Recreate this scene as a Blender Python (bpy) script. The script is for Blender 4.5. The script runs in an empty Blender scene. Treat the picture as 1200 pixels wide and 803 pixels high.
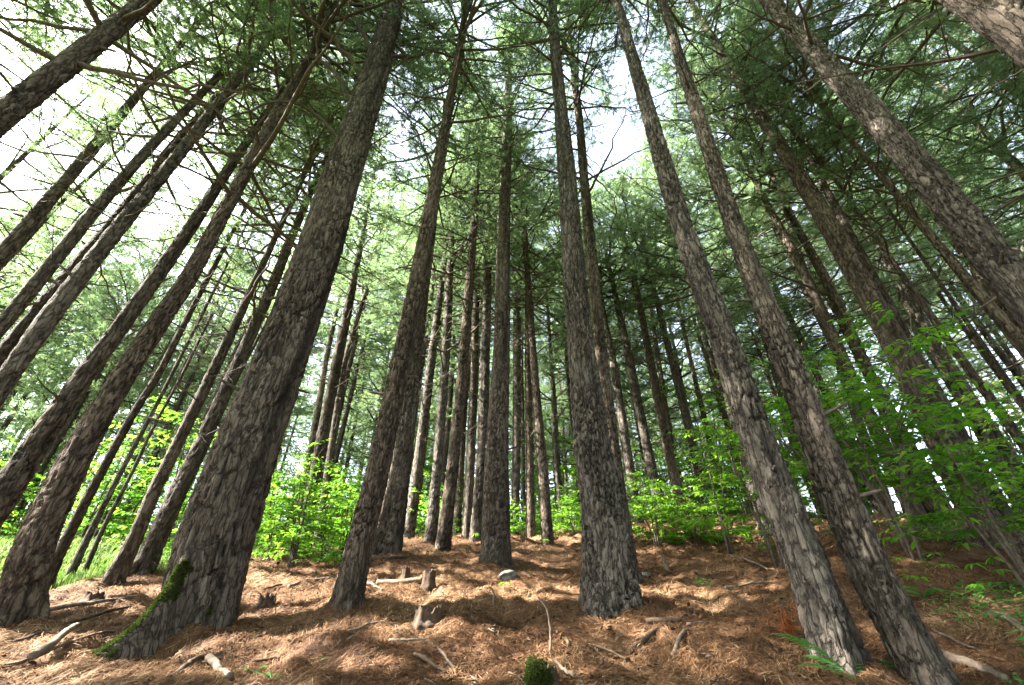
import bpy, math, numpy as np
rng = np.random.default_rng(7)
C = bpy.context.scene.collection
scene = bpy.context.scene

# ------------------------------------------------------------------ camera, world, sun, exposure
F, W2, H2 = 520.0, 600.0, 401.5              # the photograph's focal length and centre in its own 1200 x 803 pixels
PITCH = math.atan(F / 781.0)
EYE = np.array([0.0, 0.0, 1.2])
cam = bpy.data.cameras.new('camera'); cam.sensor_width = 36; cam.lens = F / 1200 * 36
cam.clip_start = 0.05; cam.clip_end = 2000
co = bpy.data.objects.new('camera', cam); C.objects.link(co)
co.location = EYE; co.rotation_euler = (math.pi / 2 + PITCH, 0, 0)
scene.camera = co

SUN_EL, SUN_AZ = math.radians(40), math.radians(-93)     # azimuth from +Y towards +X
world = bpy.data.worlds.new('World'); scene.world = world; world.use_nodes = True
wn = world.node_tree.nodes; wl = world.node_tree.links
sky = wn.new('ShaderNodeTexSky'); sky.sky_type = 'NISHITA'; sky.sun_disc = False
sky.sun_elevation = SUN_EL; sky.sun_rotation = SUN_AZ
sky.air_density = 1.0; sky.dust_density = 2.0; sky.ozone_density = 1.0
bw = wn.new('ShaderNodeRGBToBW'); mxs = wn.new('ShaderNodeMix'); mxs.data_type = 'RGBA'; mxs.inputs['Factor'].default_value = 0.55
wl.new(sky.outputs[0], bw.inputs[0]); wl.new(sky.outputs[0], mxs.inputs['A']); wl.new(bw.outputs[0], mxs.inputs['B']); wl.new(mxs.outputs['Result'], wn['Background'].inputs[0])   # thin bright veil of cloud
wn['Background'].inputs[1].default_value = 0.12
sl = bpy.data.lights.new('sun', 'SUN'); sl.energy = 5.0; sl.angle = math.radians(0.5); sl.color = (1, 0.95, 0.86)
so = bpy.data.objects.new('sun', sl); C.objects.link(so)
SUNV = np.array([math.sin(SUN_AZ) * math.cos(SUN_EL), math.cos(SUN_AZ) * math.cos(SUN_EL), math.sin(SUN_EL)])
GAPX, GAPY = -1 / math.tan(math.radians(43)), 0.0              # the line of the gap in the stand, towards the sun
from mathutils import Vector
so.rotation_euler = Vector(SUNV).to_track_quat('Z', 'Y').to_euler()
so.location = (-30, 20, 60)
scene.view_settings.view_transform = 'Standard'; scene.view_settings.look = 'None'
scene.view_settings.gamma = 1; scene.view_settings.use_curve_mapping = False
scene.view_settings.exposure = 3.68
scene.cycles.max_bounces = 8; scene.cycles.diffuse_bounces = 4; scene.cycles.transmission_bounces = 4
scene.cycles.transparent_max_bounces = 4; scene.cycles.caustics_reflective = False; scene.cycles.caustics_refractive = False
scene.cycles.use_denoising = True

# ------------------------------------------------------------------ helpers
def ray(x, y):
    c = np.array([(x - W2) / F, 1.0, -(y - H2) / F]); cp, sp = math.cos(PITCH), math.sin(PITCH)
    r = np.array([c[0], cp * c[1] - sp * c[2], sp * c[1] + cp * c[2]])
    return r / np.linalg.norm(r)

def unit(v):
    v = np.asarray(v, float); return v / (np.linalg.norm(v, axis=-1, keepdims=True) + 1e-12)

def hash01(*a):
    h = np.zeros(np.broadcast(*a).shape, np.uint32)
    for k, x in enumerate(a):
        h = (h ^ (np.asarray(x).astype(np.int64).astype(np.uint32) * np.uint32((374761393, 668265263, 2246822519, 3266489917)[k]))) * np.uint32(2654435761)
        h ^= h >> np.uint32(15)
    h *= np.uint32(2246822519); h ^= h >> np.uint32(13)
    return h.astype(np.float64) / 4294967295.0

def noise2(x, y, seed=0):
    x = np.asarray(x, float); y = np.asarray(y, float)
    xi = np.floor(x); yi = np.floor(y); fx = x - xi; fy = y - yi
    fx = fx * fx * (3 - 2 * fx); fy = fy * fy * (3 - 2 * fy)
    s = np.full(xi.shape, seed)
    g = lambda a, b: hash01(xi + a, yi + b, s)
    return (g(0, 0) * (1 - fx) + g(1, 0) * fx) * (1 - fy) + (g(0, 1) * (1 - fx) + g(1, 1) * fx) * fy - 0.5

def fbm(x, y, oct=4, seed=0):
    t = 0; a = 1.0
    for k in range(oct):
        t = t + a * noise2(x * 2 ** k + 17.3 * k, y * 2 ** k - 9.1 * k, seed + k); a *= 0.5
    return t

def mesh_np(name, V, Q=None, T=None, mats=(), midx=None, attrs=None, smooth=True):
    me = bpy.data.meshes.new(name)
    V = np.asarray(V, np.float32).reshape(-1, 3)
    Q = np.zeros((0, 4), np.int32) if Q is None else np.asarray(Q, np.int32).reshape(-1, 4)
    T = np.zeros((0, 3), np.int32) if T is None else np.asarray(T, np.int32).reshape(-1, 3)
    nl = len(Q) * 4 + len(T) * 3; nf = len(Q) + len(T)
    me.vertices.add(len(V)); me.vertices.foreach_set('co', V.ravel())
    me.loops.add(nl); me.loops.foreach_set('vertex_index', np.concatenate([Q.ravel(), T.ravel()]).astype(np.int32))
    me.polygons.add(nf)
    st = np.concatenate([np.arange(len(Q)) * 4, len(Q) * 4 + np.arange(len(T)) * 3]).astype(np.int32)
    me.polygons.foreach_set('loop_start', st)
    for m in mats: me.materials.append(m)
    if midx is not None: me.polygons.foreach_set('material_index', np.asarray(midx, np.int32))
    me.polygons.foreach_set('use_smooth', np.full(nf, smooth, bool))
    for k, a in (attrs or {}).items():
        at = me.attributes.new(k, 'FLOAT', 'POINT'); at.data.foreach_set('value', np.asarray(a, np.float32))
    me.update(calc_edges=True); me.validate()
    return me

def link(name, me, parent=None, loc=None):
    o = bpy.data.objects.new(name, me); C.objects.link(o)
    if parent is not None: o.parent = parent
    if loc is not None: o.location = loc
    return o

def tag(o, label=None, cat=None, group=None, kind=None):
    if label: o['label'] = label
    if cat: o['category'] = cat
    if group: o['group'] = group
    if kind: o['kind'] = kind
    return o

class MB:                                        # collects tubes and leaves into one mesh
    def __init__(s): s.V = []; s.Q = []; s.T = []; s.R = []; s.n = 0
    def add(s, V, Q=None, T=None, rnd=0.5):
        V = np.asarray(V, float).reshape(-1, 3)
        s.V.append(V)
        if Q is not None: s.Q.append(np.asarray(Q) + s.n)
        if T is not None: s.T.append(np.asarray(T) + s.n)
        s.R.append(np.full(len(V), rnd) if np.isscalar(rnd) else np.asarray(rnd))
        s.n += len(V)
    def tube(s, P, R, k=6, rnd=0.5, cap=True, rough=0):
        P = np.asarray(P, float); R = np.asarray(R, float); n = len(P)
        t = unit(np.gradient(P, axis=0)); ref = np.array([0.3, 0.2, 1.0]) if abs(t[0][2]) < 0.8 else np.array([1.0, 0.2, 0.1])
        a = unit(np.cross(t, ref)); b = np.cross(t, a)
        th = np.arange(k) * 2 * math.pi / k
        rr = R[:, None] * (1 + rough * (hash01(np.arange(n)[:, None] + s.n, np.arange(k)[None, :], np.full((1, 1), 5)) - 0.5))
        V = P[:, None] + rr[..., None] * (np.cos(th)[None, :, None] * a[:, None] + np.sin(th)[None, :, None] * b[:, None])
        i = np.arange(n - 1)[:, None] * k; j = np.arange(k)[None]; j2 = (j + 1) % k
        Q = np.stack([i + j, i + j2, i + k + j2, i + k + j], -1).reshape(-1, 4)
        V = V.reshape(-1, 3); T = None
        if cap:
            V = np.concatenate([V, P[:1], P[-1:]]); jj = np.arange(k)
            T = np.concatenate([np.stack([(jj + 1) % k, jj, np.full(k, n * k)], -1),
                                np.stack([(n - 1) * k + jj, (n - 1) * k + (jj + 1) % k, np.full(k, n * k + 1)], -1)])
        s.add(V, Q, T, rnd)
    def mesh(s, name, mats, smooth=True, attr='rnd'):
        return mesh_np(name, np.concatenate(s.V) if s.V else np.zeros((0, 3)), np.concatenate(s.Q) if s.Q else None, np.concatenate(s.T) if s.T else None,
                       mats, None, {attr: np.concatenate(s.R)} if s.R else None, smooth)

# ------------------------------------------------------------------ materials
def material(name):
    m = bpy.data.materials.new(name); m.use_nodes = True
    nt = m.node_tree; nt.nodes.clear(); out = nt.nodes.new('ShaderNodeOutputMaterial')
    return m, nt, out
def node(nt, t, **kw):
    n = nt.nodes.new(t)
    for k, v in kw.items():
        if k.startswith('i_'):
            key = k[2:]; key = int(key) if key.isdigit() else key.replace('_', ' ')
            n.inputs[key].default_value = v
        else: setattr(n, k, v)
    return n
def ramp(nt, fac, stops):
    r = nt.nodes.new('ShaderNodeValToRGB'); e = r.color_ramp.elements
    while len(e) < len(stops): e.new(0.5)
    for q, (p, c) in zip(e, stops): q.position = p; q.color = (*c, 1)
    nt.links.new(fac, r.inputs[0]); return r.outputs[0]

def bark_material(name, dark, mid, pale, scale=1.0):
    m, nt, out = material(name); L = nt.links.new
    tc = node(nt, 'ShaderNodeTexCoord'); oi = node(nt, 'ShaderNodeObjectInfo')
    mp = node(nt, 'ShaderNodeMapping'); mp.inputs['Scale'].default_value = (1, 1, 0.22)
    add = node(nt, 'ShaderNodeVectorMath', operation='ADD'); L(tc.outputs['Object'], mp.inputs[0]); L(mp.outputs[0], add.inputs[0]); L(oi.outputs['Random'], add.inputs[1])
    nz = node(nt, 'ShaderNodeTexNoise', i_Scale=6.0, i_Detail=5.0, i_Roughness=0.6); L(add.outputs[0], nz.inputs['Vector'])
    warp = node(nt, 'ShaderNodeVectorMath', operation='MULTIPLY_ADD'); L(nz.outputs['Color'], warp.inputs[0]); warp.inputs[1].default_value = (.22, .22, .22); L(add.outputs[0], warp.inputs[2])
    v1 = node(nt, 'ShaderNodeTexVoronoi', feature='DISTANCE_TO_EDGE', i_Scale=15.0 * scale); L(warp.outputs[0], v1.inputs['Vector'])
    v2 = node(nt, 'ShaderNodeTexVoronoi', feature='F1', i_Scale=24.0 * scale); L(warp.outputs[0], v2.inputs['Vector'])
    big = node(nt, 'ShaderNodeTexNoise', i_Scale=1.3, i_Detail=6.0, i_Roughness=0.6); L(add.outputs[0], big.inputs['Vector'])
    fine = node(nt, 'ShaderNodeTexNoise', i_Scale=42.0, i_Detail=7.0, i_Roughness=0.7); L(warp.outputs[0], fine.inputs['Vector'])
    at = node(nt, 'ShaderNodeAttribute', attribute_name='plate'); ci = node(nt, 'ShaderNodeAttribute', attribute_name='cid')
    e = node(nt, 'ShaderNodeMapRange', i_1=0.0, i_2=0.12, i_3=0.25, i_4=1.0); L(v1.outputs['Distance'], e.inputs[0])
    mul = node(nt, 'ShaderNodeMath', operation='MULTIPLY'); L(e.outputs[0], mul.inputs[0]); L(at.outputs['Fac'], mul.inputs[1])
    sep = node(nt, 'ShaderNodeSeparateColor'); L(v2.outputs['Color'], sep.inputs[0])
    t1 = node(nt, 'ShaderNodeMath', operation='MULTIPLY', i_1=0.22); L(sep.outputs[0], t1.inputs[0])
    t2 = node(nt, 'ShaderNodeMath', operation='MULTIPLY_ADD', i_1=0.22); L(ci.outputs['Fac'], t2.inputs[0]); L(t1.outputs[0], t2.inputs[2])
    t3 = node(nt, 'ShaderNodeMath', operation='MULTIPLY_ADD', i_1=0.9); L(big.outputs['Fac'], t3.inputs[0]); L(t2.outputs[0], t3.inputs[2])
    t4 = node(nt, 'ShaderNodeMath', operation='MULTIPLY_ADD', i_1=1.1); L(fine.outputs['Fac'], t4.inputs[0]); L(t3.outputs[0], t4.inputs[2])
    t6 = node(nt, 'ShaderNodeMath', operation='MULTIPLY_ADD', i_1=0.16, i_2=-0.82); L(oi.outputs['Random'], t6.inputs[0]); t5 = node(nt, 'ShaderNodeMath', operation='ADD'); L(t4.outputs[0], t5.inputs[0]); L(t6.outputs[0], t5.inputs[1])
    pc = ramp(nt, t5.outputs[0], [(0.05, dark), (0.45, mid), (0.95, pale)])
    mix = node(nt, 'ShaderNodeMix', data_type='RGBA'); L(mul.outputs[0], mix.inputs['Factor']); mix.inputs['A'].default_value = (*[c * 0.5 for c in dark], 1); L(pc, mix.inputs['B'])
    b = node(nt, 'ShaderNodeBsdfPrincipled', i_Roughness=0.95); b.inputs['Specular IOR Level'].default_value = 0.12
    L(mix.outputs['Result'], b.inputs['Base Color'])
    hgt = node(nt, 'ShaderNodeMath', operation='MULTIPLY_ADD', i_1=0.9); L(fine.outputs['Fac'], hgt.inputs[0]); L(e.outputs[0], hgt.inputs[2])
    bp = node(nt, 'ShaderNodeBump', i_Strength=1.0, i_Distance=0.022); L(hgt.outputs[0], bp.inputs['Height']); L(bp.outputs[0], b.inputs['Normal'])
    L(b.outputs[0], out.inputs[0]); return m

def leaf_material(name, stops, tstops, tr=0.45, rough=0.5, spec=0.3):
    m, nt, out = material(name); L = nt.links.new
    at = node(nt, 'ShaderNodeAttribute', attribute_name='rnd'); oi = node(nt, 'ShaderNodeObjectInfo')
    a = node(nt, 'ShaderNodeMath', operation='MULTIPLY_ADD', i_1=0.25, i_2=-0.12); L(oi.outputs['Random'], a.inputs[0])
    s = node(nt, 'ShaderNodeMath', operation='ADD'); L(at.outputs['Fac'], s.inputs[0]); L(a.outputs[0], s.inputs[1])
    c1 = ramp(nt, s.outputs[0], stops); c2 = ramp(nt, s.outputs[0], tstops)
    b = node(nt, 'ShaderNodeBsdfPrincipled', i_Roughness=rough); b.inputs['Specular IOR Level'].default_value = spec; L(c1, b.inputs['Base Color'])
    t = node(nt, 'ShaderNodeBsdfTranslucent'); L(c2, t.inputs[0])
    mx = node(nt, 'ShaderNodeMixShader', i_0=tr); L(b.outputs[0], mx.inputs[1]); L(t.outputs[0], mx.inputs[2]); L(mx.outputs[0], out.inputs[0])
    return m

def wood_material(name, stops, scale=18.0, bump=0.004):
    m, nt, out = material(name); L = nt.links.new
    tc = node(nt, 'ShaderNodeTexCoord'); nz = node(nt, 'ShaderNodeTexNoise', i_Scale=scale, i_Detail=6.0, i_Roughness=0.65); L(tc.outputs['Object'], nz.inputs['Vector'])
    c = ramp(nt, nz.outputs['Fac'], stops)
    b = node(nt, 'ShaderNodeBsdfPrincipled', i_Roughness=0.9); b.inputs['Specular IOR Level'].default_value = 0.2; L(c, b.inputs['Base Color'])
    bp = node(nt, 'ShaderNodeBump', i_Strength=0.8, i_Distance=bump); L(nz.outputs['Fac'], bp.inputs['Height']); L(bp.outputs[0], b.inputs['Normal'])
    L(b.outputs[0], out.inputs[0]); return m

BARK = bark_material('pine_bark', (.034, .027, .021), (.110, .089, .070), (.25, .21, .168))
BARK_G = bark_material('grey_bark', (.036, .030, .025), (.120, .102, .083), (.27, .235, .195))
BARK_R = bark_material('reddish_bark', (.036, .027, .020), (.112, .086, .064), (.25, .20, .152))
BRANCH = wood_material('branch_bark', [(.3, (.035, .028, .022)), (.7, (.11, .088, .07))], 25)
STICK = wood_material('weathered_stick', [(.3, (.055, .040, .029)), (.7, (.18, .138, .102))], 22)
DEADWOOD = wood_material('rotten_wood', [(.3, (.018, .013, .010)), (.72, (.10, .066, .042))], 14, .02)
CUT = wood_material('broken_wood', [(.3, (.085, .058, .036)), (.7, (.20, .142, .095))], 30)
ROCK = wood_material('stone', [(.3, (.08, .073, .062)), (.7, (.20, .185, .16))], 9, .02)
NEEDLE = leaf_material('pine_needles', [(0, (.054, .100, .051)), (.6, (.095, .150, .072)), (1, (.13, .175, .082))],
                       [(0, (.16, .29, .12)), (1, (.34, .47, .18))], .54, .5, .3)
LEAF = leaf_material('broad_leaf', [(0, (.042, .120, .015)), (.6, (.085, .21, .022)), (1, (.16, .26, .035))],
                     [(0, (.08, .26, .015)), (.6, (.20, .46, .025)), (1, (.40, .58, .06))], .5, .45, .35)
GRASS = leaf_material('meadow_grass', [(0, (.05, .095, .02)), (1, (.11, .15, .04))], [(0, (.07, .15, .02)), (1, (.17, .24, .06))], .45, .6, .2)
FERN = leaf_material('fern_leaf', [(0, (.04, .13, .03)), (1, (.08, .20, .04))], [(0, (.08, .30, .04)), (1, (.16, .44, .07))], .45, .5, .3)
RUST = leaf_material('withered_needles', [(0, (.18, .050, .017)), (1, (.35, .12, .038))], [(0, (.2, .06, .02)), (1, (.3, .11, .035))], .35, .7, .1)
MOSS = leaf_material('moss', [(0, (.016, .030, .007)), (1, (.055, .075, .016))], [(0, (.03, .05, .01)), (1, (.07, .10, .018))], .25, .9, .05)
LITTER = leaf_material('fallen_needles', [(0, (.040, .020, .011)), (.35, (.12, .060, .028)), (.72, (.25, .150, .080)), (1, (.42, .305, .190))],
                       [(0, (.10, .05, .02)), (1, (.34, .19, .09))], .2, .75, .12)

def ground_material():
    m, nt, out = material('needle_covered_soil'); L = nt.links.new
    tc = node(nt, 'ShaderNodeTexCoord')
    n1 = node(nt, 'ShaderNodeTexNoise', i_Scale=2.2, i_Detail=8.0, i_Roughness=0.65); L(tc.outputs['Object'], n1.inputs['Vector'])
    n2 = node(nt, 'ShaderNodeTexNoise', i_Scale=45.0, i_Detail=4.0, i_Roughness=0.7); L(tc.outputs['Object'], n2.inputs['Vector'])
    a = node(nt, 'ShaderNodeMath', operation='MULTIPLY_ADD', i_1=0.5); L(n2.outputs['Fac'], a.inputs[0])
    b = node(nt, 'ShaderNodeMath', operation='MULTIPLY', i_1=0.55); L(n1.outputs['Fac'], b.inputs[0]); L(b.outputs[0], a.inputs[2])
    brown = ramp(nt, a.outputs[0], [(.3, (.030, .018, .012)), (.52, (.115, .066, .036)), (.72, (.24, .15, .085))])
    green = ramp(nt, a.outputs[0], [(.3, (.05, .07, .02)), (.55, (.10, .15, .035)), (.75, (.17, .22, .06))])
    at = node(nt, 'ShaderNodeAttribute', attribute_name='meadow')
    mx = node(nt, 'ShaderNodeMix', data_type='RGBA'); L(at.outputs['Fac'], mx.inputs['Factor']); L(brown, mx.inputs['A']); L(green, mx.inputs['B'])
    p = node(nt, 'ShaderNodeBsdfPrincipled', i_Roughness=0.95); p.inputs['Specular IOR Level'].default_value = 0.1; L(mx.outputs['Result'], p.inputs['Base Color'])
    bp = node(nt, 'ShaderNodeBump', i_Strength=1.0, i_Distance=0.03); L(a.outputs[0], bp.inputs['Height']); L(bp.outputs[0], p.inputs['Normal'])
    L(p.outputs[0], out.inputs[0]); return m
GROUND = ground_material()

# ------------------------------------------------------------------ the slope
def plane(x, y):
    x = np.asarray(x, float); y = np.asarray(y, float)
    k = 3.0                                                     # soft change of slope at y = 15
    z = 0.19 * y + 0.06 * (15 - k * np.logaddexp(0, (15 - y) / k)) * 0 - 0.06 * k * np.logaddexp(0, (15 - y) / k) + 0.9
    z = np.where(y < -3, 0.25 * y, z)
    r = np.clip((np.hypot(x, y) - 6) / 8, 0, 1)
    return z + 0.075 * np.clip(x - 3, 0, 12) * r

FIX = []                                                        # (x, y, residual) known ground points
BANK = []                                                       # (x, y, height, radius): needles heaped against the feet
def ground(x, y, rough=True):
    x = np.asarray(x, float); y = np.asarray(y, float); z = plane(x, y)
    if FIX:
        f = np.array(FIX); sw = 0; sr = 0
        for fx, fy, fr, fs in f:
            w = np.exp(-((x - fx) ** 2 + (y - fy) ** 2) / (2 * fs * fs)); sw = sw + w; sr = sr + w * fr
        z = z + sr / np.maximum(1.0, sw)
    if rough:
        for bx, by, bh, br in BANK: z = z + bh * np.exp(-((x - bx) ** 2 + (y - by) ** 2) / (2 * br * br))
        z = z + 0.16 * fbm(x * 0.55, y * 0.55, 3, 11) + 0.15 * fbm(x * 1.9 + 5, y * 1.9, 4, 21) + 0.045 * fbm(x * 5.3, y * 5.3 + 3, 2, 25) - 0.01
    return z

def ground_hit(px, py, dmin=1.0, dmax=150):
    r = ray(px, py); hd = np.hypot(r[0], r[1])
    t = np.geomspace(dmin, dmax, 3000) / hd; p = EYE + r * t[:, None]
    below = p[:, 2] <= ground(p[:, 0], p[:, 1])
    i = int(np.argmax(below)) if below.any() else None
    return None if i is None else p[i]

def at_dist(px, py, d):
    r = ray(px, py); return EYE + r * (d / np.hypot(r[0], r[1]))

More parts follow.
